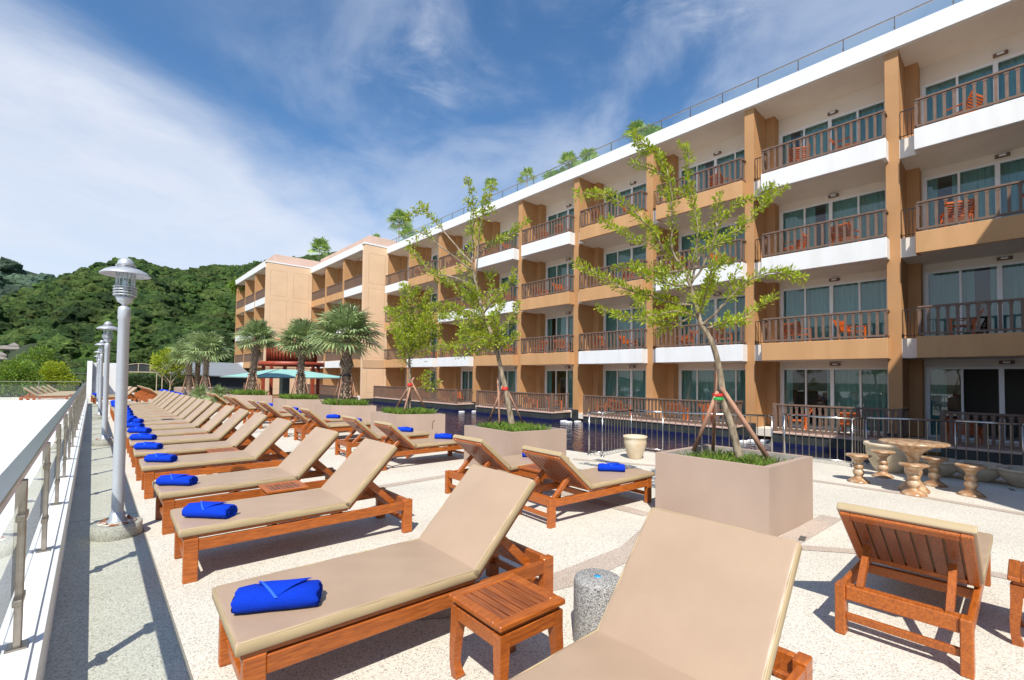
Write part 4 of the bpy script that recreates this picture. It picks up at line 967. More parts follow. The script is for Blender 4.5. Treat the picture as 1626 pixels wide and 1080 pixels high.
# fan palms
def fan_palm(name, base, h, rt_, n_f, plen, flen, label, seed, stakes=True, group=None, dry=2, droop=.26, rough=True, lm='palm', fat=1.0):
    rt_ *= .86
    random.seed(seed); t = empty(name, base, label=label, cat='palm tree', group=group)
    b = MB(); n = 14; lean = Vector((random.gauss(0, .03), random.gauss(0, .03)))
    pts = [Vector((lean.x*h*(i/n)**2, lean.y*h*(i/n)**2, h*i/n)) for i in range(n+1)]
    b.tube(pts, [rt_*(.62+.12*math.sin(i*.9)*.3+.1*(1-i/n)) for i in range(n+1)], 12, smooth=False)
    if rough:
        k = 0
        for i in range(int(h/.085)):
            z = i*.085+.03; c = Vector((lean.x*h*(z/h)**2, lean.y*h*(z/h)**2, z))
            for q in range(9):
                a = 2*PI*(q+.5*(i % 2))/9+random.gauss(0, .07); rr_ = rt_*.70; d = Vector((math.cos(a), math.sin(a), 0)); s_ = Vector((-d.y, d.x, 0))*rt_*.27
                p0 = c+d*rr_*.85; tip = c+d*rt_*(1.0+random.uniform(-.05, .18))+Vector((0, 0, .10)); b.add([p0-s_, p0+s_, tip+s_*.55, tip-s_*.55, p0+Vector((0, 0, .10))], [(0, 1, 2, 3), (2, 1, 4), (3, 2, 4), (0, 3, 4)])
    b.build('trunk', M['palmbark'], t)
    V = []; Fc = []; Vd = []; Fd = []; pet = MB()
    top = pts[-1]
    for i in range(n_f+dry):
        isdry = i >= n_f; f = i/n_f
        az = i*2.39996+random.gauss(0, .15); el = R(84-88*f**1.1)+random.gauss(0, .08) if not isdry else R(random.uniform(-75, -50))
        d = Vector((math.cos(az)*math.cos(el), math.sin(az)*math.cos(el), math.sin(el)))
        pl = plen*random.uniform(.8, 1.1)*(.42 if isdry else 1); st = top+Vector((0, 0, -.12*f if not isdry else -.2)); e = st+d*pl-Vector((0, 0, .12*pl*(1-abs(d.z))))
        pet.tube([st, (st+e)/2+Vector((0, 0, .02)), e], [.016, .012, .008], 5, 1 if isdry else 0)
        fd = (d-Vector((0, 0, .25+.2*random.random()))).normalized() if not isdry else Vector((d.x*.15, d.y*.15, -1)).normalized()
        side = fd.cross(Vector((0, 0, 1)))
        if side.length < .2: side = Vector((-math.sin(az), math.cos(az), 0))
        side.normalize(); nrm = side.cross(fd)
        ns = 20; tw_ = random.gauss(0, .3); side = (side*math.cos(tw_)+nrm*math.sin(tw_)); nrm = side.cross(fd)
        for q in range(ns):
            a = (q/(ns-1)-.5)*R(235 if not isdry else 60); sd = fd*math.cos(a)+side*math.sin(a)
            l = flen*random.uniform(.85, 1.1)*(1-.25*abs(a)/2)*(.6 if isdry else 1); w = l*.047*fat; wv = sd.cross(nrm).normalized()*w
            m_ = e+sd*l*.6+nrm*(.05*l); tp = e+sd*l-Vector((0, 0, droop*l*random.uniform(.2, 1.0)))
            VV, FF = (Vd, Fd) if isdry else (V, Fc); k = len(VV)
            VV += [tuple(e-wv*.3), tuple(m_-wv), tuple(tp), tuple(m_+wv)]; FF.append((k, k+1, k+2, k+3))
    pet.build('leaf_stalks', [M['palm'], M['palmdry']], t)
    fastmesh('crown', V, Fc, M[lm], t)
    if dry: fastmesh('dry_fronds', Vd, Fd, M['palmdry'], t)
    if stakes:
        for q in range(4):
            a = q*PI/2+.6; b = MB(); b.tube([(.45*math.cos(a), .45*math.sin(a), 0), (rt_*1.1*math.cos(a), rt_*1.1*math.sin(a), 1.0)], [.02, .017], 7); b.build('stake', M['stake'], t)
        b = MB(); b.lathe([(rt_*1.12, .93), (rt_*1.2, .96), (rt_*1.12, .99), (rt_*1.05, .96), (rt_*1.12, .93)], seg=14); b.build('tie_ring', M['darkmetal'], t)
    return t
fan_palm('fan_palm', (5.92, 14.35, .7), 2.1, .19, 54, .66, .72, 'widest fan palm with a shaggy trunk, nearest of the three in single planters', 21, dry=5)
fan_palm('fan_palm', (5.9, 18.6, .7), 2.15, .17, 46, .55, .66, 'middle fan palm of the three in single planters, before the red pergola', 22, dry=1)
fan_palm('fan_palm', (5.3, 23.2, .7), 2.5, .19, 42, .55, .66, 'slim fan palm farthest of the three in single planters, left of the red pergola', 23, dry=1)
# group of palms farther on, in a long raised bed
wl = [(4.3, 40.5), (4.45, 33.5), (5.7, 31.5), (6.6, 33.5), (6.2, 41.5)]
b = MB(); b.prism(wl, 0, .72); tag(b.build('raised_bed', M['planter']), 'long beige raised bed far down the deck with palms and a frangipani', 'planter')
for i, (px, py, dep, h, nf) in enumerate(((300, 612, 27, 2.0, 22), (313, 606, 29, 2.5, 30), (326, 612, 26, 2.3, 30))):
    p = atd(px, py, dep); fan_palm('fan_palm', (p.x, p.y, .6), h, .19, nf+10, .65, .85, ['left', 'middle', 'right'][i]+' one of the three palms clustered in the far raised bed', 30+i, group='palms clustered in the far raised bed', dry=0, stakes=(i != 1))
for i, (px, py, dep, s_) in enumerate(((318, 624, 24, .75), (348, 622, 23, .8), (345, 630, 20.5, .45))):
    p = atz(px, py+6); p = atd(px, py, dep); q = fan_palm('fan_shrub', (p.x, p.y, .35), .25*s_, .08, 20, .35*s_, .6*s_, ['yellow green fan leaved shrub at the end of the raised bed', 'dark round fan leaved shrub between bed and planters', 'small fan leaved shrub low before the grey planter'][i], 40+i, stakes=False, dry=0, rough=False)
    q['category'] = 'shrub'
b = MB(); b.prism([(4.9, 22.6+4), (5.2, 25.9), (6.2, 26.3), (6.1, 27.6), (5.0, 27.6)], 0, .6); tag(b.build('low_planter', M['planter']), 'low beige planter box between the raised bed and the slim palm', 'planter')
# frangipani
def leafy(name, label, cat, base, blobs, n, ln, wd_, mt, trunk=None, seed=1, group=None):
    random.seed(seed); t = empty(name, base, label=label, cat=cat, group=group); C = []; D = []
    if trunk:
        b = MB()
        for path, r in trunk: sp = smooth_path(path, 4); b.tube(sp, [r*(1-.6*i/(len(sp)-1)) for i in range(len(sp))], 7)
        b.build('trunk', M['bark'], t)
    r_ = np.random.default_rng(seed)
    tot = sum(bl[3]**2 for bl in blobs)
    for (x, y, z, rad) in blobs:
        k = int(n*rad**2/tot); v = r_.normal(size=(k, 3)); v /= np.linalg.norm(v, axis=1)[:, None]
        rr_ = rad*(r_.uniform(.35, 1, k)**.5)*(1+.22*np.sin(v[:, 0]*5+x*3)*np.sin(v[:, 1]*4+y)+.15*np.sin(v[:, 2]*7+z*2))
        C.append(v*rr_[:, None]*np.array([1, 1, .85])+np.array([x, y, z])); D.append(v+r_.normal(size=(k, 3))*.6+np.array([0, 0, .2]))
    o = leaves_mesh('crown' if trunk else 'foliage', np.concatenate(C), np.concatenate(D), ln, wd_, mt, t, .5)
    return t
pf = atd(270, 611, 28)
leafy('frangipani_tree', 'pale green frangipani with bare branching stems beside the arched pergola', 'tree', (pf.x, pf.y, .6),
      [(-.3, .2, 1.5, .55), (.3, 0, 1.7, .6), (0, 0, 2.1, .55), (-.5, 0, 1.9, .4), (.6, .2, 1.3, .45)], 2300, .22, .055, M['leaf'],
      [([(0, 0, 0), (0, 0, .5), (-.3, .1, 1.0), (-.6, .2, 1.7)], .06), ([(0, 0, .4), (.3, 0, .9), (.6, .1, 1.5)], .045), ([(0, 0, .5), (.05, 0, 1.1), (.1, 0, 2.0)], .045), ([(.1, 0, .4), (.7, .3, .7), (1.2, .2, .9)], .035), ([(-.1, 0, .5), (-.5, -.2, .9), (-1.0, -.1, 1.5)], .035)], 51)
# bushes to the left, beyond the white slab
leafy('bush', 'bright green bushy shrub behind the loungers beyond the white slab, larger left one', 'shrub', (-3.9, 46, -.4),
      [(0, 0, 1.1, 1.25), (-.9, .3, .7, 1.1), (.7, 0, .9, 1.0), (0, 0, 2.2, .9), (-.4, 0, 1.7, 1.1), (.5, .2, 1.9, .7)], 9000, .17, .07, M['shrub'], None, 61)
leafy('bush', 'rounded yellow green shrub right of the larger bush beyond the white slab', 'shrub', (-2.1, 48, .3),
      [(0, 0, 1.0, .9), (.5, 0, .6, .8), (-.5, .1, .7, .8), (0, 0, 1.6, .65)], 6000, .16, .07, M['leaf'], None, 62)
leafy('bush', 'feathery light green shrub behind the two round bushes', 'shrub', (-3.6, 55, .6), [(0, 0, 1.6, 1.2), (1.2, 0, 1.2, .9), (-1, 0, 1, 1.0), (.4, 0, 2.6, .7)], 5000, .25, .07, M['shrub'], None, 63)
leafy('hedge', 'dark hedge under the arched pergola at the end of the deck', 'hedge', (3.2, 52, -.2),
      [(-1.2+.6*i, .2*(i % 2), .75+.15*(i % 3), .85) for i in range(9)], 12000, .16, .09, M['hedge'], None, 64)
leafy('bush', 'tree top rising behind the parapet of the farthest hotel block', 'tree', (15.2, 67, 12.2), [(0, 0, 1.2, 1.3), (-1, -1, .8, 1.2), (1.2, 0, 2.2, 1.2), (2.0, 0, 3.2, .7), (-2, -1.5, .4, 1.0)], 7000, .3, .14, M['shrub'],
      [([(0, 0, -3), (0, 0, 1)], .2)], 65)

# rooftop plants
def roof_plant(i, x, y, h, nf, fl_, lab, dry=0): fan_palm('roof_palm', (x, y, FT-.35), h*1.2+.15, .06, max(7, nf-4), fl_*.62, fl_*1.05, lab, 80+i, stakes=False, dry=dry, group='potted palms on the hotel roof', rough=False, lm='roofleaf', fat=1.35)
roof_plant(0, 20.6, 13.3, 1.1, 14, .55, 'rooftop palm behind the glass, above the nearest planter tree'); roof_plant(1, 20.6, 12.4, .5, 14, .6, 'low rooftop palm right of the one above the nearest tree')
roof_plant(2, 20.7, 18.1, 1.2, 16, .55, 'dark rooftop palm, tallest of the middle three'); roof_plant(3, 20.6, 19.3, .5, 12, .65, 'low rooftop palm left of the dark tall one'); roof_plant(4, 20.7, 16.6, .8, 14, .6, 'dry looking rooftop palm right of the dark tall one')
roof_plant(5, 20.6, 21.5, 1.4, 8, .5, 'thin single stemmed rooftop palm'); roof_plant(6, 20.6, 25.2, 1.8, 14, .5, 'round headed rooftop palm above the second planter tree')
roof_plant(7, 21, 39.3, 2.6, 24, .95, 'biggest rooftop palm, by the corner where the hotel steps forward'); roof_plant(8, 20.7, 37.0, .9, 20, .8, 'low spreading rooftop palm at the corner of the glass railing'); roof_plant(9, 19.6, 56.3, 3.0, 22, 1.1, 'spreading palm above the middle hotel block'); roof_plant(10, 22, 46.3, 2.6, 10, .6, 'small palm tip above the pinkish parapet')

# ------------------------------------------------------------------ pots, stone table and stools
b = MB(); b.lathe([(0, 0), (.11, 0), (.12, .02), (.165, .16), (.192, .28), (.198, .34), (.19, .385), (.20, .40), (.212, .42), (.212, .445), (.195, .45), (.18, .44), (.17, .38), (0, .37)], seg=36)
pt_ = b.build('clay_pot', M['terracotta'], None, (8.38, 5.45, 0)); pt_.scale = (1.15, 1.15, 1.05); tag(pt_, 'pale cream clay pot standing alone by the pool railing', 'pot')
b = MB(); b.lathe([(0, 0), (.20, 0), (.21, .03), (.29, .18), (.33, .33), (.335, .42), (.33, .45), (.36, .46), (.37, .49), (.36, .52), (.31, .52), (.30, .4), (0, .38)], seg=36)
tag(b.build('clay_pot', M['terracotta'], None, (10.9, 1.72, 0)), 'large rimmed beige pot behind the stone table', 'pot')
for i, p in enumerate(((11.1, 1.07), (11.1, .56), (11.0, .03))):
    b = MB(); b.lathe([(0, 0), (.14, 0), (.17, .03), (.27, .12), (.335, .22), (.34, .25), (.36, .255), (.36, .29), (.31, .29), (.25, .18), (0, .14)], seg=36)
    tag(b.build('stone_bowl', M['bowl'], None, (p[0], p[1], 0)), ['shallow stone bowl directly behind the stone table', 'shallow stone bowl behind the rightmost stool', 'shallow stone bowl at the right picture edge'][i], 'bowl', 'shallow stone bowls along the fence')
def turned(rp, H, rt_, rb, name, loc, top_t, label, cat, group=None):
    t = empty(name, loc, label=label, cat=cat, group=group)
    b = MB(); b.lathe([(0, H-top_t), (rt_*.9, H-top_t), (rt_*.99, H-top_t*.75), (rt_, H-top_t*.4), (rt_*.985, H-.004), (rt_*.96, H), (0, H)], seg=40); b.build('top', M['marble'], t)
    H2 = H-top_t; pr = [(rb, 0), (rb*1.0, .015), (rb*.8, .04), (rb*.42, .085), (rb*.36, .10), (rb*.40, .115), (rb*.5, .14), (rb*.53, .17), (rb*.42, .20), (rb*.34, .212), (rb*.44, .225), (rb*.5, .25), (rb*.44, .28), (rb*.34, .30), (rb*.36, .32), (rb*.5, .36), (rb*.85, H2-.001)]
    if H > .6: pr = [(rb*.9, 0), (rb*.9, .03), (rb*.75, .06), (rb*.42, .15), (rb*.34, .2), (rb*.48, .26), (rb*.52, .33), (rb*.4, .41), (rb*.33, .45), (rb*.36, .5), (rb*.55, .58), (rb*1.1, H2-.03), (rb*1.15, H2)]
    b = MB(); b.lathe([(0, 0)]+pr, seg=32); b.build('pedestal', M['marble'], t); return t
turned(0, .745, .42, .21, 'stone_table', (9.25, 1.16, 0), .045, 'round brown marble table on a turned pedestal by the pool railing', 'table')
for i, p in enumerate(((9.35, 1.86), (10.17, 1.68), (8.95, 1.12), (10.0, 1.0), (9.55, .56))):
    turned(0, .45, .175, .155, 'stone_stool', (p[0], p[1], 0), .035, ['leftmost marble stool, standing clear in the sun', 'marble stool behind left of the stone table', 'marble stool directly in front of the stone table', 'marble stool behind right of the stone table', 'rightmost marble stool at the edge of the shade'][i], 'stool', 'marble stools round the stone table')

# ------------------------------------------------------------------ pool fence
def fence(name, pts, label, h=.92, pitch=.125, low=.09, cap=True):
    base = Vector((pts[0][0], pts[0][1], 0)); t = empty(name, base, label=label, cat='fence')
    P_ = [Vector((x, y, 0))-base for x, y in pts]
    b = MB(); 
    for i in range(len(P_)-1):
        a, c = P_[i], P_[i+1]; b.tube([a+Vector((0, 0, h)), c+Vector((0, 0, h))], .021, 10); b.tube([a+Vector((0, 0, low)), c+Vector((0, 0, low))], .013, 8)
    b.build('rails', M['steel'], t)
    for qi, p in enumerate(P_):
        b = MB(); b.tube([p, p+Vector((0, 0, h))], .019 if qi in (0, len(P_)-1) else .013, 10); b.lathe([(.045, 0), (.045, .008), (0, .009)], tuple(p), 14); b.build('post', M['steel'], t)
    b = MB()
    for i in range(len(P_)-1):
        a, c = P_[i], P_[i+1]; n = max(1, int((c-a).length/pitch))
        for k in range(1, n): p = a+(c-a)*k/n; b.tube([p+Vector((0, 0, low)), p+Vector((0, 0, h))], .009, 6, cap=False)
    b.build('bars', M['steelpost'], t); return t
fence('pool_fence', [(7.98, 6.33), (8.03, 6.02), (9.3, 6.15), (9.3, 5.35), (10.34, 3.5)], 'stainless steel pool fence with upright bars behind the cream pot')
fence('pool_fence', [(10.44, 3.3), (11.0, 3.5), (10.85, 2.25), (11.48, 2.15), (12.02, .9), (12.1, .05), (12.15, -2.6)], 'stainless steel pool fence behind the stone table')
b = MB()
for x in (0, .45):
    b.tube([(x, 0, -.7), (x, 0, .35), (x+.0, .08, .48), (x, .25, .52), (x, .5, .2), (x, .8, -.6)], .02, 8)
for z in (-.2, -.45): b.box(0, .45, -.03, .03, z, z+.02)
p = atz(843, 690, -.0); o = b.build('pool_ladder', M['steel'], None, (7.35, 8.55, 0)); o.rotation_euler[2] = -1.0
tag(o, 'curved stainless pool ladder rail rising from the water behind the second planter', 'ladder')
# bent tap on planter
b = MB(); b.tube([(0, 0, 0), (0, 0, .16), (-.01, -.06, .2), (-.015, -.14, .18)], .008, 6); b.tube([(0, -.02, .17), (.05, -.02, .21)], .006, 6)
tag(b.build('water_tap', M['steelpost'], None, (5.95, 9.35, .42)), 'small bent water tap before the third planter', 'tap')

# ------------------------------------------------------------------ balcony armchairs
def make_chair():
    t = empty('balcony_armchair'); W = .30
    b = MB(); b.box(-.26, .26, -W+.03, W-.03, .36, .40, .006); b.build('seat', M['chairwood'], t)
    for sx, sy in ((-1, -1), (-1, 1), (1, -1), (1, 1)):
        k = MB(); k.box(sx*.25-.022, sx*.25+.022, sy*(W-.025)-.022, sy*(W-.025)+.022, 0, .62 if sx < 0 else .60); k.build('leg', M['chairwood'], t)
    k = MB()
    for i in range(6): z = .42+i*.078; k.box(.255+.035*i-.012, .255+.035*i+.012, -W+.03, W-.03, z, z+.062)
    k.bar((.24, -W+.02, .38), (.45, -W+.02, .92), .035, .03); k.bar((.24, W-.02, .38), (.45, W-.02, .92), .035, .03)
    k.build('backrest', M['chairwood'], t)
    for s in (-1, 1):
        k = MB(); k.box(-.29, .30, s*(W-.025)-.035, s*(W-.025)+.035, .60, .625, .004); k.build('armrest', M['chairwood'], t)
    return t
chair0 = make_chair(); first = True; random.seed(12)
FL = ['ground floor', 'second floor', 'third floor', 'top floor']
for j in range(9):
    y0 = main_cols[j][1]; y1 = main_cols[j+1][0]
    for li, z in enumerate(LV):
        for q in range(2):
            if j == 8 and li: continue
            yy = y0+(y1-y0)*(.26+.40*q)+random.uniform(-.1, .1)
            o = chair0 if first else copy_tree(chair0); first = False
            x = 19.6+random.uniform(-.15, .2) if li else random.uniform(18.7, 19.4)
            if li == 0 and not (any(a+.3 < yy < c-.3 for a, c in ((-1.6, 1.65), (2.5, 6.04), (7.6, 14.62), (16.7, 23.2), (25.4, 37.6)))): x = 20.0
            o.location = (x, yy, z+.07 if li == 0 else z-.01); o.rotation_euler = (0, 0, random.uniform(-.4, .4)+(PI if (j+li+q) % 2 else PI/2*(-1)**q)); o.scale = (1.0, 1.12, .86)
            tag(o, 'orange armchair, %s one on the %s balcony, %s bay from the right edge' % (['right', 'left'][q], FL[li], ORD[j]), 'armchair', 'orange wooden armchairs on the balconies')
for j in range(3):
    for q in range(2):
        o = copy_tree(chair0); o.location = (16.9, 40.6+4.4*j+.9*q, -.2); o.rotation_euler = (0, 0, random.uniform(0, 6)); tag(o, 'orange armchair, %s one on the middle block ground terrace, %s bay' % (['right', 'left'][q], ['nearest', 'middle', 'farthest'][j]), 'armchair', 'orange wooden armchairs on the balconies')

# ------------------------------------------------------------------ pool bar: umbrella and red pergola drum
ub = empty('square_umbrella', (7.6, 26.5, WATER_Z), label='wide teal square umbrella on a thick grey post over the pool bar', cat='umbrella')
b = MB(); b.box(-.2, .2, -.2, .2, 0, 2.35, .03); b.build('pole', M['pole'], ub)
b = MB(); hw = 2.35; z0 = 2.16; zt = 2.56
vs = [(-hw, -hw, z0), (hw, -hw, z0), (hw, hw, z0), (-hw, hw, z0), (-.5, -.5, zt), (.5, -.5, zt), (.5, .5, zt), (-.5, .5, zt)]
b.add(vs, [(0, 1, 5, 4), (1, 2, 6, 5), (2, 3, 7, 6), (3, 0, 4, 7), (4, 5, 6, 7)])
b.add([(v[0], v[1], v[2]-.02) for v in vs], [(0, 4, 5, 1), (1, 5, 6, 2), (2, 6, 7, 3), (3, 7, 4, 0), (7, 6, 5, 4)]); b.build('canopy', M['canvas'], ub)
b = MB()
for a, c in ((0, 4), (1, 5), (2, 6), (3, 7)): b.bar(Vector(vs[a])+Vector((0, 0, .008)), Vector(vs[c])+Vector((0, 0, .008)), .04, .02)
for i in range(4): b.bar(Vector(vs[i])-Vector((0, 0, .03)), Vector(vs[(i+1) % 4])-Vector((0, 0, .03)), .05, .04)
b.build('ribs', M['pole'], ub); ub.rotation_euler[2] = R(6)
rp = empty('round_pergola', (9.75, 32.5, WATER_Z), label='round dark red timber pergola with curved upright slats above the teal umbrella', cat='pergola')
b = MB(); b.lathe([(1.85, 2.85), (2.0, 2.85), (2.0, 3.12), (1.85, 3.12), (1.85, 2.85)], seg=40); b.lathe([(1.4, 3.12), (1.46, 3.12), (1.46, 4.35), (1.4, 4.35)], seg=40)
b.lathe([(1.36, 4.40), (1.72, 4.40), (1.72, 4.52), (1.36, 4.52), (1.36, 4.40)], seg=40); b.build('ring_frame', M['redwood'], rp)
b = MB()
for i in range(44):
    a = 2*PI*i/44; c, s = math.cos(a), math.sin(a)
    b.tube([(1.50*c, 1.50*s, 3.1), (1.50*c, 1.50*s, 4.1), (1.58*c, 1.58*s, 4.35), (1.76*c, 1.76*s, 4.42)], .035, 5)
b.build('slats', M['redwood'], rp)
for i in range(6):
    a = 2*PI*i/6; b = MB(); b.box(1.7*math.cos(a)-.09, 1.7*math.cos(a)+.09, 1.7*math.sin(a)-.09, 1.7*math.sin(a)+.09, 0, 2.85); b.build('post', M['redwood'], rp)

# ------------------------------------------------------------------ far end of the deck: white wall, arched pergola, grey roofed building
b = MB(); b.box(-.25, 0, 0, 5.6, 0, 2.42, .01); b.box(0, 1.6, 5.0, 5.6, 0, 2.40); b.box(.25, 1.6, 4.96, 5.02, 0, .12)
b.add([(0, 0, 2.42), (.0, 5.0, 2.42), (0, 5.0, 1.0)], [(0, 1, 2)])
o = b.build('white_wall', M['white'], None, (-.02, 40.2, 0)); tag(o, 'tall white screen wall closing the far end of the lamp lined path', 'wall')
pg = empty('arched_pergola', (3.0, 46, 0), label='arched glazed entrance pergola on white posts beside the white wall', cat='pergola')
b = MB(); n = 16; x0, x1 = -1.3, 1.6; z0, zt = 1.78, 2.42
arc = [(x0+(x1-x0)*i/n, 0, z0+(zt-z0)*math.sin(PI*(.22+.78*i/n))) for i in range(n+1)]
b.tube(arc, .028, 6); b.tube([(p[0], 3, p[2]) for p in arc], .028, 6); b.box(x0, x1, -.03, .03, z0-.05, z0+.02)
for i in (1, 5, 9, 13): b.box(arc[i][0]-.025, arc[i][0]+.025, -.02, .02, z0, arc[i][2])
b.build('frame', M['bowl'], pg)
b = MB(); b.add([q_ for a in arc for q_ in ((a[0], .03, z0), (a[0], .03, a[2]))], [(2*i, 2*i+2, 2*i+3, 2*i+1) for i in range(n)]); b.build('glass_infill', M['darktile'], pg)
b = MB(); b.add([p for a in arc for p in (a, (a[0], 3, a[2]))], [(2*i, 2*i+1, 2*i+3, 2*i+2) for i in range(n)], 0, True); b.build('roof_sheet', M['darktile'], pg)
for x in (.75, 1.1): b = MB(); b.box(x-.025, x+.025, -.025, .025, 0, z0-.05); b.build('post', M['bowl'], pg)
b = MB(); b.box(-1.3, -1.25, -.03, .03, 0, z0-.05); b.build('post', M['bowl'], pg)
gb = empty('grey_roofed_building', (9, 56, -.3), label='low dark building with a long grey metal roof behind the palms', cat='building')
b = MB(); b.box(-3.2, 3.2, 0, 6, -1, 1.9); b.build('wall', M['darktile'], gb)
b = MB(); b.add([(-3.6, -.6, 1.95), (3.7, -.6, 1.75), (3.7, 6.5, 3.3), (-3.6, 6.5, 3.4), (-3.6, -.6, 1.85), (3.7, -.6, 1.65), (3.7, 6.5, 3.2), (-3.6, 6.5, 3.3)], [(0, 1, 2, 3), (7, 6, 5, 4), (0, 4, 5, 1), (1, 5, 6, 2), (2, 6, 7, 3), (3, 7, 4, 0)]); b.build('roof', M['greyroof'], gb)
b = MB(); b.prism([(-30, 51), (5.2, 56), (12, 66), (12, 90), (-30, 90)], -4, -.9); tag(b.build('lower_ground', M['hedge']), kind='structure')

# ------------------------------------------------------------------ hill with forest
sky_px = [(-260, 425), (0, 470), (60, 452), (92, 437), (111, 431), (135, 426), (155, 420), (180, 414), (211, 407), (230, 410), (250, 419), (280, 424), (305, 424), (345, 421), (389, 419), (420, 414), (470, 405), (560, 400), (700, 410), (1000, 430), (1626, 440)]
az = []; te = []
for (px, py) in sky_px:
    d = ray(px, py); az.append(math.atan2(d.x, d.y)); te.append(d.z/math.hypot(d.x, d.y))
az = np.array(az); te = np.array(te)
def hill_z(a, r, ridge=262.):
    top = (np.interp(a, az, te)-.022)*ridge+CH
    s = np.clip((r-62)/(ridge-62), 0, 1); s = s*s*(3-2*s)*.55+s*.45
    z = -10+(top+10)*s
    z = z+(3.2*np.sin(a*31+r*.035)+2.2*np.sin(a*57-r*.06+1))*np.clip(s*(1-s)*4, 0, 1)
    z = np.where(r > ridge, top-(r-ridge)*.35, z)
    return z
na, nr = 150, 60; A_ = np.linspace(-.62, 1.1, na); R_ = np.linspace(60, 330, nr)
AA, RR = np.meshgrid(A_, R_, indexing='ij'); ZZ = hill_z(AA, RR)
V = np.stack([RR*np.sin(AA), RR*np.cos(AA), ZZ], -1).reshape(-1, 3)
ii, jj = np.meshgrid(np.arange(na-1), np.arange(nr-1), indexing='ij'); q = (ii*nr+jj).ravel()
hill = fastmesh('hill', V, np.stack([q, q+nr, q+nr+1, q+1], 1), mat('forest_floor', (.02, .035, .01), .95, c2=(.035, .05, .015), scale=.3), smooth=True); tag(hill, kind='structure')
# far hill at the left
V = []; nf_ = 60
fa = [ray(px, 500) for px in np.linspace(-330, 150, nf_)]
prof = np.interp(np.linspace(-330, 150, nf_), [-330, -120, -40, 17, 40, 60, 89, 130, 150], [440, 420, 414, 412, 416, 422, 436, 452, 470])
for k, px in enumerate(np.linspace(-330, 150, nf_)):
    d = ray(px, prof[k]); hh = math.hypot(d.x, d.y); ux, uy = d.x/hh, d.y/hh; top = CH+d.z/hh*520-6
    for q_ in range(14):
        r = 380+q_*11; s = q_/13; V.append((ux*r, uy*r, -10+(top+10)*(s**.8)))
ii, jj = np.meshgrid(np.arange(nf_-1), np.arange(13), indexing='ij'); q = (ii*14+jj).ravel()
tag(fastmesh('far_hill', V, np.stack([q, q+14, q+15, q+1], 1), bpy.data.materials['forest_floor'], smooth=True), kind='structure')
def ico(sub):
    import bmesh
    bm = bmesh.new(); bmesh.ops.create_icosphere(bm, subdivisions=sub, radius=1); v = np.array([tuple(x.co) for x in bm.verts]); f = np.array([[x.index for x in fc.verts] for fc in bm.faces]); bm.free(); return v, f
IV, IF = ico(3)
def crowns(name, pos, rad, mt, label, clumps=110):
    """bumpy tree crowns grown over the slope as one wood"""
    n = len(pos); nv = len(IV); V = np.zeros((n, nv, 3), np.float32)
    for k in range(n):
        ph = rng.uniform(0, 6.28, 9); d = IV; rot = rng.uniform(0, 6.28); c_, s_ = math.cos(rot), math.sin(rot)
        d = np.stack([d[:, 0]*c_-d[:, 1]*s_, d[:, 0]*s_+d[:, 1]*c_, d[:, 2]], 1)
        f = 1+.17*np.sin(4.3*d[:, 0]+ph[0])*np.sin(4.7*d[:, 1]+ph[1])+.15*np.sin(6.1*d[:, 2]+ph[2]+3*d[:, 0])+.11*np.sin(11*d[:, 0]+ph[3])*np.sin(10*d[:, 1]+ph[4])*np.sin(9*d[:, 2]+ph[5])+rng.normal(0, .085, nv)
        V[k] = d*f[:, None]*rad[k]*np.array([1, 1, .82])+pos[k]
    Fc = (IF[None]+(np.arange(n)*nv)[:, None, None]).reshape(-1, 3)
    # leaf clumps standing off each crown break its outline
    kk = clumps; d = rng.normal(size=(n, kk, 3)); d[..., 2] = np.abs(d[..., 2])*.9-.15; d /= np.linalg.norm(d, axis=2)[..., None]
    c = pos[:, None]+d*(rad[:, None, None]*rng.uniform(.88, 1.16, (n, kk, 1)))*np.array([1, 1, .82]); e1 = rng.normal(size=(n, kk, 3)); e1 = e1-d*(e1*d).sum(-1, keepdims=True)*.75; e1 /= np.linalg.norm(e1, axis=2)[..., None]; e2 = np.cross(d+rng.normal(size=(n, kk, 3))*.35, e1)
    sz = (rad[:, None, None]*rng.uniform(.05, .15, (n, kk, 1)))
    q = np.stack([c-e1*sz, c+e2*sz*.8, c+e1*sz], 2).reshape(-1, 3)
    Vn = np.concatenate([V.reshape(-1, 3), q]); Fn = np.concatenate([Fc, np.arange(n*nv, n*nv+len(q)).reshape(-1, 3)])
    tn = rng.uniform(0, 1, n)
    tone = np.concatenate([np.repeat(tn*.8, nv), np.repeat(np.clip(np.repeat(tn*.8, kk)+rng.uniform(-.08, .26, n*kk), 0, 1), 3)]).astype(np.float32)
    o = fastmesh(name, Vn, Fn, mt, smooth=False); at_ = o.data.attributes.new('tone', 'FLOAT', 'POINT'); at_.data.foreach_set('value', tone); return tag(o, label, 'forest', None, 'stuff')
FG = forest_mat('forest_green', (.10, .15, .030), (.028, .058, .016), [(.25, (.046, .088, .019)), (.5, (.068, .12, .023)), (.75, (.075, .11, .028)), (.88, (.125, .165, .03)), (.975, (.15, .115, .038))])
NT = 5200
a = rng.uniform(-.30, .42, NT*3); r = np.sqrt(rng.uniform(66**2, 268**2, NT*3)); keep = rng.random(NT*3) < .2+.8*(r/268)**.5
px_keep = np.ones(len(a), bool); a, r = a[keep][:NT], r[keep][:NT]
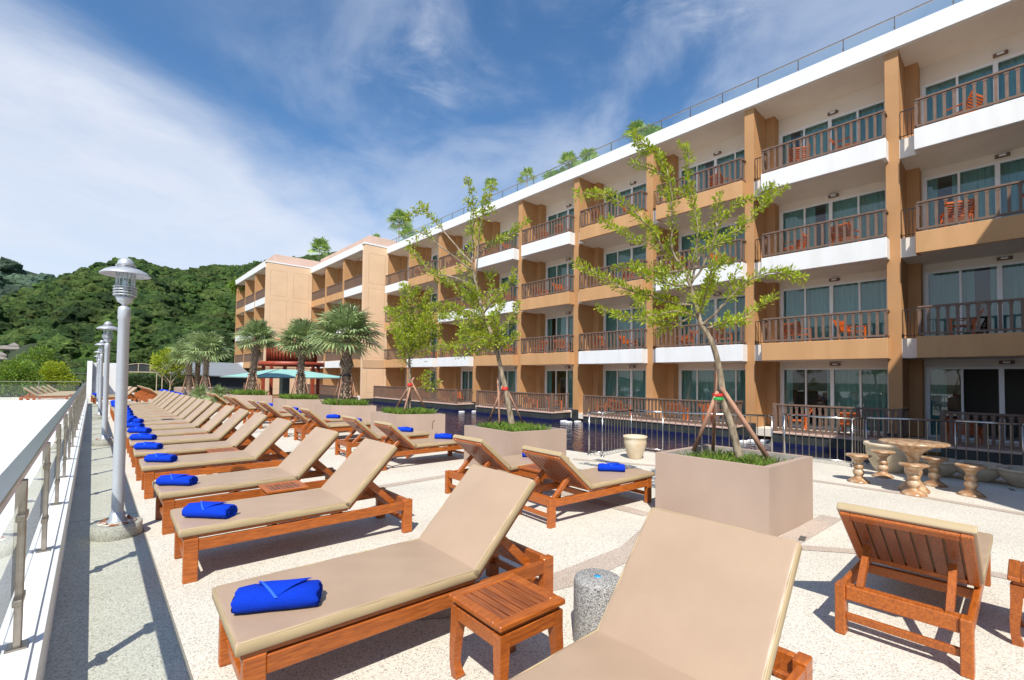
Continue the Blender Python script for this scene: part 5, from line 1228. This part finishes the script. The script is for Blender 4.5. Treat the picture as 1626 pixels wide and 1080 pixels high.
# leave clearings for the houses
z = hill_z(a, r); pos = np.stack([r*np.sin(a), r*np.cos(a), z], 1); rad = (1.3+2.6*rng.random(len(a))**1.8)*(.70+.30*r/268)
hs = [(-12.9, 138, 6.7), (-9.1, 139, 6.2), (-13.6, 130, 4.6)]
hs2 = []
clear = np.zeros(len(a), bool)
for hx, hy, hz in hs: clear |= (np.abs(np.arctan2(pos[:, 0], pos[:, 1])-math.atan2(hx, hy)) < .019) & (r > 70) & (r < hy+4) & ((pos[:, 2]+rad*1.3-CH)/r > (hz-CH-1.2)/hy)
pos, rad = pos[~clear], rad[~clear]; pos[:, 2] += rad*.35
crowns('forest', pos, rad, FG, 'dense green forest covering the hillside behind the hotel')
k = 420; idx = rng.integers(0, nf_, k); q_ = rng.uniform(.4, 1, k); Vf = np.array(V).reshape(nf_, 14, 3)
pp = Vf[idx, (q_*13).astype(int)]+rng.normal(0, 2.5, (k, 3))
crowns('far_forest', pp, rng.uniform(4, 7.5, k), forest_mat('forest_far', (.10, .15, .085), (.055, .09, .065), [(.5, (.075, .12, .075))]), 'hazy dark forest on the distant hill at the left')
# garden trees between deck and slope
ng = 150; a = rng.uniform(-.30, .36, ng); r = rng.uniform(62, 90, ng); pos = np.stack([r*np.sin(a), r*np.cos(a), -2.4+rng.uniform(-2, 1.2, ng)+(r-62)*.06], 1)
crowns('garden_trees', pos, rng.uniform(1.3, 2.6, ng), forest_mat('garden_green', (.10, .19, .03), (.04, .09, .015), [(.5, (.07, .14, .02))]), 'lower belt of garden trees beyond the deck')['kind'] = 'stuff'

# hillside houses
def house(hx, hy, hz, w, label, rz=0.0, hip=1.5):
    t = empty('hillside_house', (hx, hy, hz-1.9), rz, .72, label=label, cat='house', group='villas on the forested slope')
    b = MB(); b.box(-w/2, w/2, -2.4, 2.4, -4.5, 1.7); b.build('wall', M['yellow'], t)
    b = MB(); z = 1.6; o_ = .8
    vs = [(-w/2-o_, -3.2, z), (w/2+o_, -3.2, z), (w/2+o_, 3.2, z), (-w/2-o_, 3.2, z), (-w/2+2, 0, z+1.15), (w/2-2, 0, z+1.15)]
    b.add(vs, [(0, 1, 5, 4), (1, 2, 5), (2, 3, 4, 5), (3, 0, 4), (3, 2, 1, 0)]); r_ = b.build('roof', M['thatch'], t)
    b = MB(); c = w*.18; vs = [(c-1.1, -1.1, z+.75), (c+1.1, -1.1, z+.75), (c+1.1, 1.1, z+.75), (c-1.1, 1.1, z+.75), (c-1.1, -1.1, z+1.2), (c+1.1, -1.1, z+1.2), (c+1.1, 1.1, z+1.2), (c-1.1, 1.1, z+1.2), (c, 0, z+2.1)]
    b.add(vs, [(0, 1, 5, 4), (1, 2, 6, 5), (2, 3, 7, 6), (3, 0, 4, 7), (4, 5, 8), (5, 6, 8), (6, 7, 8), (7, 4, 8)]); b.build('roof_lantern', M['thatch'], r_)
    for i in range(3):
        x = -w/2+w*(i+.5)/3; b = MB(); b.box(x-.5, x+.5, -2.43, -2.401, .1, 1.3); b.build('window', M['darktile'], t)
house(-12.9, 139, 7.0, 6.0, 'yellow villa with grey hipped roof, topmost left on the slope'); house(-9.0, 140, 6.2, 5.0, 'villa with grey hipped roof, right of the topmost one'); house(-13.6, 131, 4.8, 4.2, 'small yellow villa below the topmost one at the picture edge')

# give the hotel its own origin at the foot of its facade
shift = Vector((19.45, 20, -.2)); hotel.location = shift
for o in HB:
    if o.parent == hotel: o.matrix_parent_inverse = Matrix.Translation(-shift)
